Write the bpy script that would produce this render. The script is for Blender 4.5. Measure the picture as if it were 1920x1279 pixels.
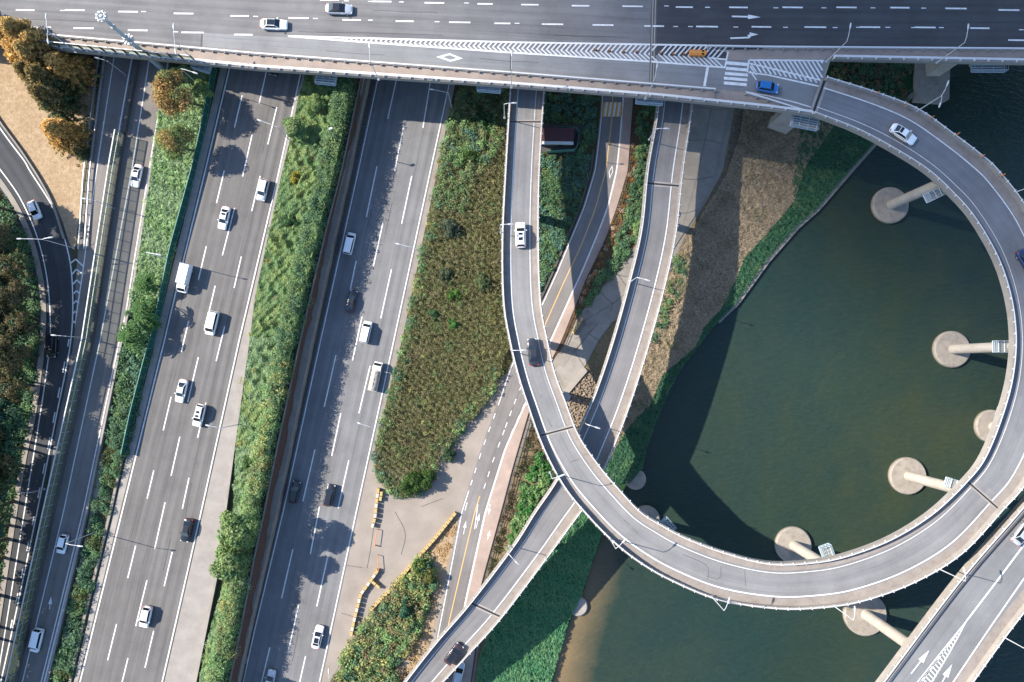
import bpy, math, random
import numpy as np
from mathutils import Vector, Matrix

for _o in list(bpy.data.objects):
    bpy.data.objects.remove(_o)
SC = bpy.context.scene
COL = SC.collection
RNG = np.random.default_rng(7)
random.seed(7)

# ------------------------------------------------------------------ camera
CAMH = 141.0
FPX = 1280.0
TILT = math.atan(52.5 / FPX)
cd = bpy.data.cameras.new('camera')
cd.sensor_width = 36.0
cd.lens = 24.0
cd.clip_start = 1.0
cd.clip_end = 12000.0
cam = bpy.data.objects.new('camera', cd)
COL.objects.link(cam)
cam.location = (0, 0, CAMH)
cam.rotation_euler = (TILT, 0, 0)
SC.camera = cam

# ------------------------------------------------------------------ sky and sun
SUN_EL = math.radians(37)
SUN_DIR = Vector((0.966 * math.cos(SUN_EL), -0.258 * math.cos(SUN_EL), -math.sin(SUN_EL)))  # the way the light travels
world = bpy.data.worlds.new('World')
SC.world = world
world.use_nodes = True
wn = world.node_tree.nodes
wl = world.node_tree.links
wn.clear()
wo = wn.new('ShaderNodeOutputWorld')
wb = wn.new('ShaderNodeBackground')
ws = wn.new('ShaderNodeTexSky')
ws.sky_type = 'NISHITA'
ws.sun_disc = False
ws.sun_elevation = SUN_EL
ws.sun_rotation = math.atan2(-SUN_DIR.x, -SUN_DIR.y)
ws.altitude = 50
ws.air_density = 1.0
ws.dust_density = 0.6
ws.ozone_density = 4.0
wb.inputs['Strength'].default_value = 0.14
wl.new(ws.outputs[0], wb.inputs[0])
wl.new(wb.outputs[0], wo.inputs[0])

sd = bpy.data.lights.new('sun', 'SUN')
sd.energy = 5.0
sd.angle = math.radians(0.55)
sd.color = (1.0, 0.925, 0.81)
sun = bpy.data.objects.new('sun', sd)
COL.objects.link(sun)
sun.location = (-120, 40, 300)
sun.rotation_euler = (-SUN_DIR).to_track_quat('Z', 'Y').to_euler()

SC.view_settings.view_transform = 'Standard'
SC.view_settings.look = 'None'
SC.view_settings.exposure = 1.2
SC.view_settings.gamma = 1.0
SC.view_settings.use_curve_mapping = False
SC.render.engine = 'CYCLES'
SC.cycles.max_bounces = 6
SC.cycles.diffuse_bounces = 3
SC.cycles.glossy_bounces = 3
SC.cycles.transmission_bounces = 4
SC.cycles.transparent_max_bounces = 12
SC.cycles.caustics_reflective = False
SC.cycles.caustics_refractive = False

# ------------------------------------------------------------------ survey helper: photo pixel -> map point at a height
CT, ST = math.cos(TILT), math.sin(TILT)


def P(px, py, z):
    px = np.asarray(px, float); py = np.asarray(py, float); z = np.asarray(z, float)
    u = (px - 960.0) / FPX
    v = (639.5 - py) / FPX
    dy = v * CT + ST
    dz = v * ST - CT
    s = (z - CAMH) / dz
    return np.stack(np.broadcast_arrays(s * u, s * dy, z), axis=-1)


def ext(pts):
    """x(y) through the points, carried on straight beyond its ends."""
    a = np.array(sorted([(p[1], p[0]) for p in pts]), float)

    def f(y):
        y = np.asarray(y, float)
        x = np.interp(y, a[:, 0], a[:, 1])
        s0 = (a[1, 1] - a[0, 1]) / (a[1, 0] - a[0, 0])
        s1 = (a[-1, 1] - a[-2, 1]) / (a[-1, 0] - a[-2, 0])
        x = np.where(y < a[0, 0], a[0, 1] + s0 * (y - a[0, 0]), x)
        return np.where(y > a[-1, 0], a[-1, 1] + s1 * (y - a[-1, 0]), x)
    return f


def catmull(c, sub=10):
    c = np.asarray(c, float)
    p = np.vstack([2 * c[0] - c[1], c, 2 * c[-1] - c[-2]])
    out = []
    t = np.linspace(0, 1, sub, endpoint=False)[:, None]
    for i in range(1, len(p) - 2):
        a, b, d, e = p[i - 1], p[i], p[i + 1], p[i + 2]
        out.append(0.5 * ((2 * b) + (-a + d) * t + (2 * a - 5 * b + 4 * d - e) * t ** 2 + (-a + 3 * b - 3 * d + e) * t ** 3))
    out.append(c[-1][None])
    return np.vstack(out)


def resample(p, step=None, n=None):
    p = np.asarray(p, float)
    d = np.r_[0, np.cumsum(np.linalg.norm(np.diff(p, axis=0), axis=1))]
    if n is None:
        n = max(2, int(round(d[-1] / step)) + 1)
    s = np.linspace(0, d[-1], n)
    return np.stack([np.interp(s, d, p[:, i]) for i in range(3)], axis=1)


def track(pts, z, step=2.0, smooth=True):
    """A line on the map through photo points at a height (number or f(px, py))."""
    w = []
    for q in pts:
        zz = q[2] if len(q) > 2 else (z(q[0], q[1]) if callable(z) else z)
        w.append(P(q[0], q[1], zz))
    w = np.array(w)
    if smooth and len(w) > 2:
        w = catmull(w, 8)
    return resample(w, step=step)


def normals(p):
    """Unit sideways vectors (to the left of the way the line runs)."""
    t = np.gradient(p, axis=0)
    n = np.stack([-t[:, 1], t[:, 0], np.zeros(len(t))], axis=1)
    return n / np.maximum(np.linalg.norm(n, axis=1, keepdims=True), 1e-9)


# ------------------------------------------------------------------ objects
WL = {}


def tag(o, label=None, cat=None, group=None, kind=None):
    if label: o['label'] = label
    if cat: o['category'] = cat
    if group: o['group'] = group
    if kind: o['kind'] = kind
    return o


def empty(name, loc, rz=0.0):
    o = bpy.data.objects.new(name, None)
    COL.objects.link(o)
    o.location = loc
    o.rotation_euler = (0, 0, rz)
    o.empty_display_size = 0.5
    WL[o.name] = Vector(loc)
    return o


def link(name, mesh, mat=None, parent=None, local=False):
    o = bpy.data.objects.new(name, mesh)
    COL.objects.link(o)
    if mat is not None and len(mesh.materials) == 0:
        mesh.materials.append(mat)
    if parent is not None:
        o.parent = parent
        if not local:
            o.matrix_parent_inverse = Matrix.Translation(-WL.get(parent.name, Vector((0, 0, 0))))
    WL[o.name] = Vector((0, 0, 0))
    return o


class MB:
    """Collects faces and links them as one mesh object."""

    def __init__(s):
        s.v = []; s.f = []; s.uv = []

    def quadstrip(s, A, B, u0=0.0, u1=None):
        """Sheet between two paired lines; uv in metres (across, along)."""
        b = len(s.v)
        n = len(A)
        w = float(np.mean(np.linalg.norm(B - A, axis=1)))
        d = np.r_[0, np.cumsum(np.linalg.norm(np.diff((A + B) / 2, axis=0), axis=1))]
        up = None
        for i in range(n):
            s.v.append(tuple(A[i])); s.v.append(tuple(B[i]))
        cr = np.cross(B[0] - A[0], A[1] - A[0])[2]
        for i in range(n - 1):
            q = (b + 2 * i, b + 2 * i + 1, b + 2 * i + 3, b + 2 * i + 2)
            uv = ((0, d[i]), (w, d[i]), (w, d[i + 1]), (0, d[i + 1]))
            if cr < 0:
                q = q[::-1]; uv = uv[::-1]
            s.f.append(q); s.uv.append(uv)
        return s

    def bar(s, p, n, a, b, z0, z1):
        """A box section swept along a line: sideways from a to b, from z0 to z1 above it."""
        k = len(s.v)
        for i in range(len(p)):
            for (o, z) in ((a, z0), (b, z0), (b, z1), (a, z1)):
                q = p[i] + n[i] * o
                s.v.append((q[0], q[1], q[2] + z))
        for i in range(len(p) - 1):
            for j in range(4):
                j2 = (j + 1) % 4
                s.f.append((k + 4 * i + j, k + 4 * i + j2, k + 4 * (i + 1) + j2, k + 4 * (i + 1) + j)); s.uv.append(None)
        s.f.append((k + 3, k + 2, k + 1, k)); s.uv.append(None)
        e = k + 4 * (len(p) - 1)
        s.f.append((e, e + 1, e + 2, e + 3)); s.uv.append(None)
        return s

    def box(s, c, sx, sy, sz, rz=0.0, taper=1.0):
        """Box standing on c."""
        k = len(s.v)
        cr, sr = math.cos(rz), math.sin(rz)
        for z, t in ((0, 1.0), (sz, taper)):
            for (x, y) in ((-1, -1), (1, -1), (1, 1), (-1, 1)):
                lx, ly = x * sx / 2 * t, y * sy / 2 * t
                s.v.append((c[0] + lx * cr - ly * sr, c[1] + lx * sr + ly * cr, c[2] + z))
        for q in ((3, 2, 1, 0), (4, 5, 6, 7), (0, 1, 5, 4), (1, 2, 6, 5), (2, 3, 7, 6), (3, 0, 4, 7)):
            s.f.append(tuple(k + i for i in q)); s.uv.append(None)
        return s

    def tube(s, pts, radii, seg=8, cap=True):
        pts = [Vector(p) for p in pts]
        if not hasattr(radii, '__len__'):
            radii = [radii] * len(pts)
        k = len(s.v)
        for i, p in enumerate(pts):
            t = (pts[min(i + 1, len(pts) - 1)] - pts[max(i - 1, 0)]).normalized()
            a = t.orthogonal().normalized() if abs(t.z) > 0.95 else t.cross(Vector((0, 0, 1))).normalized()
            b = t.cross(a)
            for j in range(seg):
                an = 2 * math.pi * j / seg
                q = p + (a * math.cos(an) + b * math.sin(an)) * radii[i]
                s.v.append(tuple(q))
        for i in range(len(pts) - 1):
            for j in range(seg):
                j2 = (j + 1) % seg
                s.f.append((k + i * seg + j, k + i * seg + j2, k + (i + 1) * seg + j2, k + (i + 1) * seg + j)); s.uv.append(None)
        if cap:
            s.f.append(tuple(k + j for j in range(seg))[::-1]); s.uv.append(None)
            e = k + (len(pts) - 1) * seg
            s.f.append(tuple(e + j for j in range(seg))); s.uv.append(None)
        return s

    def poly(s, pts, z=0.0):
        k = len(s.v)
        a = 0.0
        for i in range(len(pts)):
            q, r = pts[i], pts[(i + 1) % len(pts)]
            a += q[0] * r[1] - r[0] * q[1]
        ps = pts if a > 0 else pts[::-1]
        for q in ps:
            s.v.append((q[0], q[1], q[2] + z))
        s.f.append(tuple(range(k, k + len(ps)))); s.uv.append(None)
        return s

    def prism(s, pts, h):
        """Upright prism over a polygon (base points counter-clockwise or not), height h."""
        a = sum(pts[i][0] * pts[(i + 1) % len(pts)][1] - pts[(i + 1) % len(pts)][0] * pts[i][1] for i in range(len(pts)))
        ps = list(pts) if a > 0 else list(pts)[::-1]
        k = len(s.v); n = len(ps)
        for q in ps: s.v.append((q[0], q[1], q[2]))
        for q in ps: s.v.append((q[0], q[1], q[2] + h))
        s.f.append(tuple(range(k, k + n))[::-1]); s.uv.append(None)
        s.f.append(tuple(range(k + n, k + 2 * n))); s.uv.append(None)
        for i in range(n):
            j = (i + 1) % n
            s.f.append((k + i, k + j, k + n + j, k + n + i)); s.uv.append(None)
        return s

    def mesh(s, name, mat=None, smooth=False):
        m = bpy.data.meshes.new(name)
        m.from_pydata([tuple(map(float, q)) for q in s.v], [], s.f)
        if any(u is not None for u in s.uv):
            lay = m.uv_layers.new(name='UVMap')
            i = 0
            for f, u in zip(s.f, s.uv):
                for j in range(len(f)):
                    if u is not None:
                        lay.data[i].uv = u[j]
                    i += 1
        if smooth:
            m.polygons.foreach_set('use_smooth', [True] * len(m.polygons))
        if mat is not None:
            m.materials.append(mat)
        m.update()
        return m

    def build(s, name, mat, parent=None, smooth=False, local=False):
        return link(name, s.mesh(name, mat, smooth), None, parent, local)


# ------------------------------------------------------------------ materials
def _mat(name):
    m = bpy.data.materials.new(name)
    m.use_nodes = True
    t = m.node_tree
    b = t.nodes['Principled BSDF']
    return m, t, b


def _n(t, kind, **kw):
    n = t.nodes.new(kind)
    for k, v in kw.items():
        if k.startswith('i_'):
            n.inputs[k[2:].replace('_', ' ')].default_value = v
        else:
            setattr(n, k, v)
    return n


def mixc(t, fac, a, b, mode='MIX'):
    n = t.nodes.new('ShaderNodeMix')
    n.data_type = 'RGBA'
    n.blend_type = mode
    for s, v in ((n.inputs[0], fac), (n.inputs[6], a), (n.inputs[7], b)):
        if hasattr(v, 'default_value') or hasattr(v, 'is_linked'):
            t.links.new(v, s)
        elif isinstance(v, (int, float)):
            s.default_value = v
        else:
            s.default_value = (*v, 1.0)[:4]
    return n.outputs[2]


def ramp(t, src, lo, hi):
    r = t.nodes.new('ShaderNodeMapRange')
    r.inputs[1].default_value = lo
    r.inputs[2].default_value = hi
    t.links.new(src, r.inputs[0])
    return r.outputs[0]


def noise(t, scale, detail=4.0, vec=None, rough=0.6):
    n = _n(t, 'ShaderNodeTexNoise')
    n.inputs['Scale'].default_value = scale
    n.inputs['Detail'].default_value = detail
    n.inputs['Roughness'].default_value = rough
    if vec is not None:
        t.links.new(vec, n.inputs['Vector'])
    return n.outputs['Fac']


def coord(t, which='Object', scale=None):
    c = t.nodes.new('ShaderNodeTexCoord').outputs[which]
    if scale is not None:
        m = t.nodes.new('ShaderNodeMapping')
        m.inputs['Scale'].default_value = scale
        t.links.new(c, m.inputs['Vector'])
        c = m.outputs[0]
    return c


def plain(name, col, rough=0.6, metal=0.0, var=0.12, scale=1.5, spec=0.4):
    col = tuple(x * 0.86 for x in col)
    m, t, b = _mat(name)
    c = coord(t)
    n = ramp(t, noise(t, scale, 4, c), 0.3, 0.7)
    d = tuple(x * (1 - var) for x in col)
    l = tuple(min(1, x * (1 + var)) for x in col)
    t.links.new(mixc(t, n, d, l), b.inputs['Base Color'])
    b.inputs['Roughness'].default_value = rough
    b.inputs['Metallic'].default_value = metal
    b.inputs['Specular IOR Level'].default_value = spec
    return m


def asphalt(name, col, light=1.35, wear=0.5, lane=3.6, phase=0.0, crack=0.0):
    """Road surface: grain, patches, and wheel tracks that run with the road (uv in metres)."""
    col = tuple(x * 0.90 for x in col)
    m, t, b = _mat(name)
    uv = coord(t, 'UV')
    ob = coord(t)
    base = mixc(t, ramp(t, noise(t, 0.10, 5, ob, 0.7), 0.3, 0.7), tuple(x * 0.80 for x in col), tuple(x * 1.14 for x in col))
    st2 = _n(t, 'ShaderNodeMapping'); st2.inputs['Scale'].default_value = (2.4, 0.03, 1); t.links.new(uv, st2.inputs['Vector'])
    base = mixc(t, ramp(t, noise(t, 1.0, 4, st2.outputs[0], 0.7), 0.5, 0.72), base, mixc(t, 1.0, base, (0.78, 0.78, 0.8), 'MULTIPLY'))
    base = mixc(t, ramp(t, noise(t, 0.5, 6, ob, 0.8), 0.62, 0.72), base, mixc(t, 1.0, base, (0.82, 0.81, 0.80), 'MULTIPLY'))
    st = _n(t, 'ShaderNodeMapping'); st.inputs['Scale'].default_value = (0.9, 0.012, 1)
    t.links.new(uv, st.inputs['Vector'])
    streak = ramp(t, noise(t, 1.0, 3, st.outputs[0]), 0.35, 0.68)
    base = mixc(t, streak, base, mixc(t, 1.0, base, (light, light, light * 0.99), 'MULTIPLY'))
    # wheel tracks: two dark bands a lane
    sep = t.nodes.new('ShaderNodeSeparateXYZ'); t.links.new(uv, sep.inputs[0])
    w = _n(t, 'ShaderNodeMath', operation='MULTIPLY_ADD'); w.inputs[1].default_value = 4 * math.pi / lane; w.inputs[2].default_value = phase
    t.links.new(sep.outputs[0], w.inputs[0])
    s = _n(t, 'ShaderNodeMath', operation='SINE'); t.links.new(w.outputs[0], s.inputs[0])
    wf = ramp(t, s.outputs[0], -1, 1)
    wm = _n(t, 'ShaderNodeMath', operation='MULTIPLY'); t.links.new(wf, wm.inputs[0]); wm.inputs[1].default_value = wear
    base = mixc(t, wm.outputs[0], base, mixc(t, 1.0, base, (0.72, 0.73, 0.76), 'MULTIPLY'))
    g = ramp(t, noise(t, 9, 3, ob), 0.3, 0.7)
    base = mixc(t, g, mixc(t, 1.0, base, (0.93, 0.93, 0.93), 'MULTIPLY'), mixc(t, 1.0, base, (1.07, 1.07, 1.07), 'MULTIPLY'))
    if crack > 0:
        cn = _n(t, 'ShaderNodeTexVoronoi', feature='DISTANCE_TO_EDGE'); cn.inputs['Scale'].default_value = 0.16
        wv = _n(t, 'ShaderNodeMix'); wv.data_type = 'VECTOR'; wv.inputs[0].default_value = 0.15
        nz = _n(t, 'ShaderNodeTexNoise'); nz.inputs['Scale'].default_value = 0.6
        t.links.new(ob, nz.inputs['Vector'])
        sc = _n(t, 'ShaderNodeVectorMath', operation='SCALE'); sc.inputs['Scale'].default_value = 8; t.links.new(nz.outputs['Color'], sc.inputs[0])
        ad = _n(t, 'ShaderNodeVectorMath', operation='ADD'); t.links.new(ob, ad.inputs[0]); t.links.new(sc.outputs[0], ad.inputs[1])
        t.links.new(ad.outputs[0], cn.inputs['Vector'])
        cf = ramp(t, cn.outputs['Distance'], 0.0, 0.012)
        base = mixc(t, cf, mixc(t, crack, base, (0.03, 0.03, 0.032)), base)
    t.links.new(base, b.inputs['Base Color'])
    b.inputs['Roughness'].default_value = 0.9
    b.inputs['Specular IOR Level'].default_value = 0.12
    return m


def concrete(name, col, stain=0.35, joint=None, scale=0.35, dirt=(0.16, 0.12, 0.085)):
    col = tuple(x * 0.85 for x in col); dirt = tuple(x * 0.85 for x in dirt)
    m, t, b = _mat(name)
    ob = coord(t)
    c = mixc(t, ramp(t, noise(t, scale, 5, ob), 0.3, 0.7), tuple(x * 0.85 for x in col), tuple(x * 1.12 for x in col))
    c = mixc(t, ramp(t, noise(t, 6, 3, ob), 0.3, 0.75), c, mixc(t, 1.0, c, (0.9, 0.9, 0.9), 'MULTIPLY'))
    f = _n(t, 'ShaderNodeMath', operation='MULTIPLY'); f.inputs[1].default_value = stain
    t.links.new(ramp(t, noise(t, 0.9, 6, ob, 0.7), 0.5, 0.78), f.inputs[0])
    c = mixc(t, f.outputs[0], c, dirt)
    t.links.new(c, b.inputs['Base Color'])
    b.inputs['Roughness'].default_value = 0.85
    b.inputs['Specular IOR Level'].default_value = 0.25
    return m


def soil(name, a, b_, c_, s1=0.35, s2=3.0):
    a, b_, c_ = (tuple(x * 0.86 for x in q) for q in (a, b_, c_))
    m, t, b = _mat(name)
    ob = coord(t)
    c = mixc(t, ramp(t, noise(t, s1, 5, ob), 0.35, 0.65), a, b_)
    c = mixc(t, ramp(t, noise(t, s2, 5, ob, 0.75), 0.42, 0.7), c, c_)
    t.links.new(c, b.inputs['Base Color'])
    b.inputs['Roughness'].default_value = 0.95
    b.inputs['Specular IOR Level'].default_value = 0.1
    bp = _n(t, 'ShaderNodeBump'); bp.inputs['Strength'].default_value = 0.6; bp.inputs['Distance'].default_value = 0.15
    t.links.new(noise(t, 2.5, 6, ob), bp.inputs['Height'])
    t.links.new(bp.outputs[0], b.inputs['Normal'])
    return m


def paint(name, col, wear=0.35):
    col = tuple(x * 0.9 for x in col)
    m, t, b = _mat(name)
    ob = coord(t)
    f = _n(t, 'ShaderNodeMath', operation='MULTIPLY'); f.inputs[1].default_value = wear
    t.links.new(ramp(t, noise(t, 1.3, 8, ob, 0.85), 0.42, 0.66), f.inputs[0])
    t.links.new(mixc(t, f.outputs[0], col, tuple(x * 0.45 for x in col)), b.inputs['Base Color'])
    b.inputs['Roughness'].default_value = 0.7
    return m


def leafmat(name, trans=0.32):
    m, t, b = _mat(name)
    a = _n(t, 'ShaderNodeVertexColor'); a.layer_name = 'Col'
    t.links.new(a.outputs[0], b.inputs['Base Color'])
    b.inputs['Roughness'].default_value = 0.6
    b.inputs['Specular IOR Level'].default_value = 0.2
    tr = _n(t, 'ShaderNodeBsdfTranslucent')
    t.links.new(mixc(t, 1.0, a.outputs[0], (1.1, 1.15, 0.6), 'MULTIPLY'), tr.inputs[0])
    ms = _n(t, 'ShaderNodeMixShader'); ms.inputs[0].default_value = trans
    t.links.new(b.outputs[0], ms.inputs[1]); t.links.new(tr.outputs[0], ms.inputs[2])
    t.links.new(ms.outputs[0], t.nodes['Material Output'].inputs['Surface'])
    return m


def carpaint(name, col, metal=0.0):
    m, t, b = _mat(name)
    b.inputs['Base Color'].default_value = (*col, 1)
    b.inputs['Metallic'].default_value = metal
    b.inputs['Roughness'].default_value = 0.3
    b.inputs['Coat Weight'].default_value = 0.6
    b.inputs['Coat Roughness'].default_value = 0.06
    n = ramp(t, noise(t, 3, 3, coord(t)), 0.3, 0.7)
    t.links.new(mixc(t, n, tuple(x * 0.95 for x in col), col), b.inputs['Base Color'])
    return m


M = dict(
    asph1=asphalt('asphalt_worn_warm', (0.138, 0.130, 0.124), 1.3, 0.5, 3.6, 0.6),
    asph2=asphalt('asphalt_pale_grey', (0.172, 0.170, 0.171), 1.2, 0.35, 3.6, 0.6),
    asph_side=asphalt('asphalt_side_road', (0.190, 0.172, 0.158), 1.2, 0.2, 4.5, 0.0),
    asph_dark=asphalt('asphalt_dark_ramp', (0.062, 0.063, 0.066), 1.25, 0.3, 4.5, 0.0),
    asph_bridge=asphalt('asphalt_bridge', (0.165, 0.160, 0.160), 1.2, 0.35, 3.4, 0.5),
    asph_new=asphalt('asphalt_new_black', (0.066, 0.067, 0.071), 1.18, 0.3, 3.4, 0.5),
    asph_merge=asphalt('asphalt_light_lane', (0.215, 0.215, 0.215), 1.1, 0.15, 3.4, 0.5),
    asph_loop=asphalt('asphalt_loop', (0.205, 0.202, 0.202), 1.12, 0.3, 4.6, 0.6, 0.12),
    asph_ramp=asphalt('asphalt_ramp', (0.18, 0.174, 0.173), 1.15, 0.2, 4.6, 0.6),
    asph_river=asphalt('asphalt_river_road', (0.195, 0.18, 0.172), 1.15, 0.12, 3.4, 0.0),
    lot=concrete('gravel_lot_surface', (0.305, 0.262, 0.222), 0.4, scale=0.2, dirt=(0.25, 0.20, 0.17)),
    conc=concrete('concrete_tan', (0.345, 0.31, 0.275), 0.3),
    conc_pale=concrete('concrete_pale', (0.325, 0.293, 0.262), 0.22),
    conc_grey=concrete('concrete_grey', (0.30, 0.27, 0.232), 0.4),
    conc_old=concrete('concrete_old_stained', (0.30, 0.26, 0.215), 0.6),
    conc_dark=concrete('concrete_dark', (0.10, 0.098, 0.095), 0.5),
    dirtband=concrete('dusty_shoulder', (0.285, 0.25, 0.222), 0.55, dirt=(0.15, 0.095, 0.065)),
    walk=concrete('sidewalk_tan', (0.33, 0.27, 0.228), 0.2),
    pier=concrete('pier_concrete', (0.47, 0.42, 0.36), 0.5, dirt=(0.30, 0.25, 0.20)),
    cap=concrete('pile_cap_concrete', (0.33, 0.29, 0.245), 0.95, scale=0.5, dirt=(0.17, 0.14, 0.105)),
    rust=concrete('rust_stained_wall', (0.11, 0.062, 0.045), 0.6, scale=0.9, dirt=(0.05, 0.04, 0.03)),
    pink=concrete('pink_cycle_path', (0.40, 0.305, 0.255), 0.18),
    white=paint('white_road_paint', (0.74, 0.73, 0.71), 0.6),
    yellow=paint('yellow_road_paint', (0.66, 0.42, 0.16), 0.3),
    orange=paint('orange_road_paint', (0.72, 0.36, 0.08), 0.3),
    lampwhite=plain('lamp_post_grey', (0.52, 0.53, 0.54), 0.45, 0.1, 0.08),
    steel_white=plain('white_painted_steel', (0.62, 0.615, 0.61), 0.45, 0.0, 0.06),
    steel=plain('galvanised_steel', (0.46, 0.48, 0.50), 0.45, 0.55, 0.1),
    steel_blue=plain('pale_blue_steel', (0.36, 0.44, 0.49), 0.5, 0.1, 0.12),
    steel_dark=plain('dark_steel', (0.045, 0.045, 0.05), 0.5, 0.4, 0.1),
    greenfence=plain('green_mesh_panel', (0.012, 0.085, 0.062), 0.6, 0.0, 0.25, 2.0),
    greenrail=plain('green_painted_rail', (0.10, 0.26, 0.20), 0.5, 0.0, 0.15),
    mossline=concrete('waterline_moss', (0.13, 0.125, 0.085), 0.6),
    rubber=plain('tyre_rubber', (0.018, 0.018, 0.02), 0.8),
    plastic_y=plain('yellow_plastic', (0.52, 0.37, 0.15), 0.6, 0.0, 0.25),
    plastic_w=plain('white_plastic', (0.58, 0.50, 0.40), 0.6, 0.0, 0.2),
    plastic_k=plain('black_plastic', (0.03, 0.03, 0.03), 0.5),
    plastic_o=plain('orange_plastic', (0.70, 0.24, 0.05), 0.5, 0.0, 0.1),
    maroon=plain('maroon_roof_sheet', (0.085, 0.030, 0.034), 0.5, 0.0, 0.15),
    bark=plain('bark', (0.09, 0.065, 0.045), 0.9, 0.0, 0.3, 4),
    earth=soil('earth_west', (0.10, 0.085, 0.05), (0.07, 0.085, 0.035), (0.05, 0.055, 0.028)),
    drygrass=soil('dry_lawn', (0.43, 0.32, 0.20), (0.35, 0.25, 0.15), (0.27, 0.185, 0.115), 0.3, 1.2),
    hillsoil=soil('hill_soil', (0.065, 0.07, 0.03), (0.05, 0.06, 0.025), (0.09, 0.065, 0.035)),
    straw=soil('dry_straw_bank', (0.20, 0.15, 0.09), (0.12, 0.11, 0.06), (0.30, 0.205, 0.12), 0.3, 1.8),
    brownsoil=soil('brown_bank', (0.12, 0.075, 0.045), (0.075, 0.06, 0.035), (0.2, 0.11, 0.06)),
    greensoil=soil('green_bank', (0.03, 0.075, 0.03), (0.04, 0.09, 0.035), (0.02, 0.05, 0.025)),
    sandbed=soil('river_sand', (0.24, 0.17, 0.11), (0.20, 0.145, 0.09), (0.14, 0.10, 0.065)),
    riprap=plain('riprap_rock', (0.16, 0.145, 0.125), 0.95, 0.0, 0.4, 1.6),
    stone=plain('bank_stone', (0.26, 0.20, 0.15), 0.9, 0.0, 0.45, 1.6),
    leaf=leafmat('leaf'),
    redlamp=plain('red_lamp_glass', (0.5, 0.02, 0.02), 0.3),
    lampglass=plain('headlamp_glass', (0.75, 0.77, 0.78), 0.15),
    carglass=plain('car_glass', (0.012, 0.016, 0.02), 0.06, 0.0, 0.1, 1.5, 0.8),
    tarp=plain('tan_tarpaulin', (0.42, 0.335, 0.265), 0.8, 0.0, 0.15),
)
_m, _t, _b = _mat('barrier_pane')
_b.inputs['Base Color'].default_value = (0.22, 0.25, 0.17, 1)
_b.inputs['Roughness'].default_value = 0.12
_tr = _n(_t, 'ShaderNodeBsdfTransparent'); _tr.inputs[0].default_value = (0.86, 0.89, 0.84, 1)
_ms = _n(_t, 'ShaderNodeMixShader'); _ms.inputs[0].default_value = 0.26
_t.links.new(_tr.outputs[0], _ms.inputs[1]); _t.links.new(_b.outputs[0], _ms.inputs[2])
_t.links.new(_ms.outputs[0], _t.nodes['Material Output'].inputs['Surface'])
M['pane'] = _m
# ------------------------------------------------------------------ land levels (metres): expressway 0, lower carriageway -4.5, river road down to -6.5, water -9
T1 = ext([(590, 60), (572, 150), (560, 185), (548, 250), (531, 320), (480, 555), (469, 640), (430, 925), (410, 1075), (375, 1250)])
T2 = ext([(690, 90), (676, 150), (640, 320), (612, 427), (562, 640), (520, 835), (495, 960), (477, 1042), (452, 1174), (430, 1279)])
R2L = ext([(707, 155), (672, 320), (601, 640), (531, 960), (477, 1184), (456, 1279)])
R2R = ext([(842, 160), (807, 320), (738, 640), (668, 960), (599, 1279)])
T3 = ext([(853, 160), (819, 325), (754, 637), (702, 847), (690, 935), (625, 1279)])
RLp = [(1131, 100), (1130, 179), (1127, 225), (1122, 272), (1116, 320), (1095, 390), (1070, 450), (1045, 510), (1020, 565), (985, 632), (957, 692), (936, 755), (905, 840), (884, 905), (866, 960), (843, 1080), (821, 1193), (803, 1279)]
RCp = [(1150, 100), (1149, 179), (1147, 222), (1144, 250), (1136, 320), (1115, 395), (1090, 460), (1057, 530), (1025, 602), (990, 685), (958, 765), (920, 868), (890, 960), (866, 1063), (842, 1166), (818, 1279)]
RRp = [(1170, 100), (1169, 180), (1165, 225), (1162, 265), (1156, 320), (1140, 387), (1120, 440), (1095, 500), (1067, 562), (1032, 640), (1008, 700), (985, 757), (947, 842), (910, 960), (891, 1046), (872, 1132), (860, 1200), (853, 1279)]
RPp = [(1188, 100), (1187, 185), (1182, 250), (1177, 320), (1157, 387), (1132, 455), (1100, 520), (1070, 595), (1050, 645), (1037, 668), (1015, 715), (992, 770), (960, 880), (939, 960), (902, 1095), (895, 1150), (890, 1224), (882, 1279)]
RL, RC, RR, RP_ = ext(RLp), ext(RCp), ext(RRp), ext(RPp)
C1 = ext([(1245, -260), (1238, 150), (1234, 200), (1214, 320), (1192, 460), (1152, 515), (1120, 545), (1095, 580), (1080, 600), (1056, 650), (1040, 672), (1018, 717), (995, 772), (963, 880), (942, 960), (905, 1095), (898, 1150), (893, 1224), (885, 1279), (860, 1560)])
C2 = ext([(1420, -260), (1385, 150), (1378, 200), (1355, 320), (1322, 382), (1285, 440), (1267, 480), (1230, 520), (1185, 560), (1152, 600), (1122, 640), (1096, 690), (1058, 735), (1006, 770), (966, 880), (945, 960), (908, 1095), (901, 1150), (896, 1224), (888, 1279), (863, 1560)])
C3 = ext([(1560, -260), (1520, 150), (1500, 240), (1488, 320), (1485, 382), (1440, 435), (1395, 482), (1372, 540), (1350, 580), (1317, 615), (1303, 650), (1242, 702), (1217, 760), (1180, 797), (1155, 835), (1130, 890), (1062, 960), (1020, 1025), (940, 1134), (910, 1224), (900, 1279), (875, 1560)])
WE = ext([(2120, -260), (1920, -50), (1780, 100), (1700, 190), (1640, 272), (1597, 320), (1532, 395), (1495, 427), (1440, 490), (1382, 570), (1335, 615), (1310, 648), (1272, 697), (1252, 737), (1230, 790), (1212, 840), (1204, 877), (1178, 908), (1150, 950), (1130, 1001), (1110, 1057), (1095, 1109), (1080, 1139), (1070, 1164), (1052, 1211), (1037, 1274), (965, 1560)])
ZW = -9.0
Z2 = -4.5


def zriver(y):
    return np.interp(y, [170, 560, 690], [-6.5, -5.7, -4.5])


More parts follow.
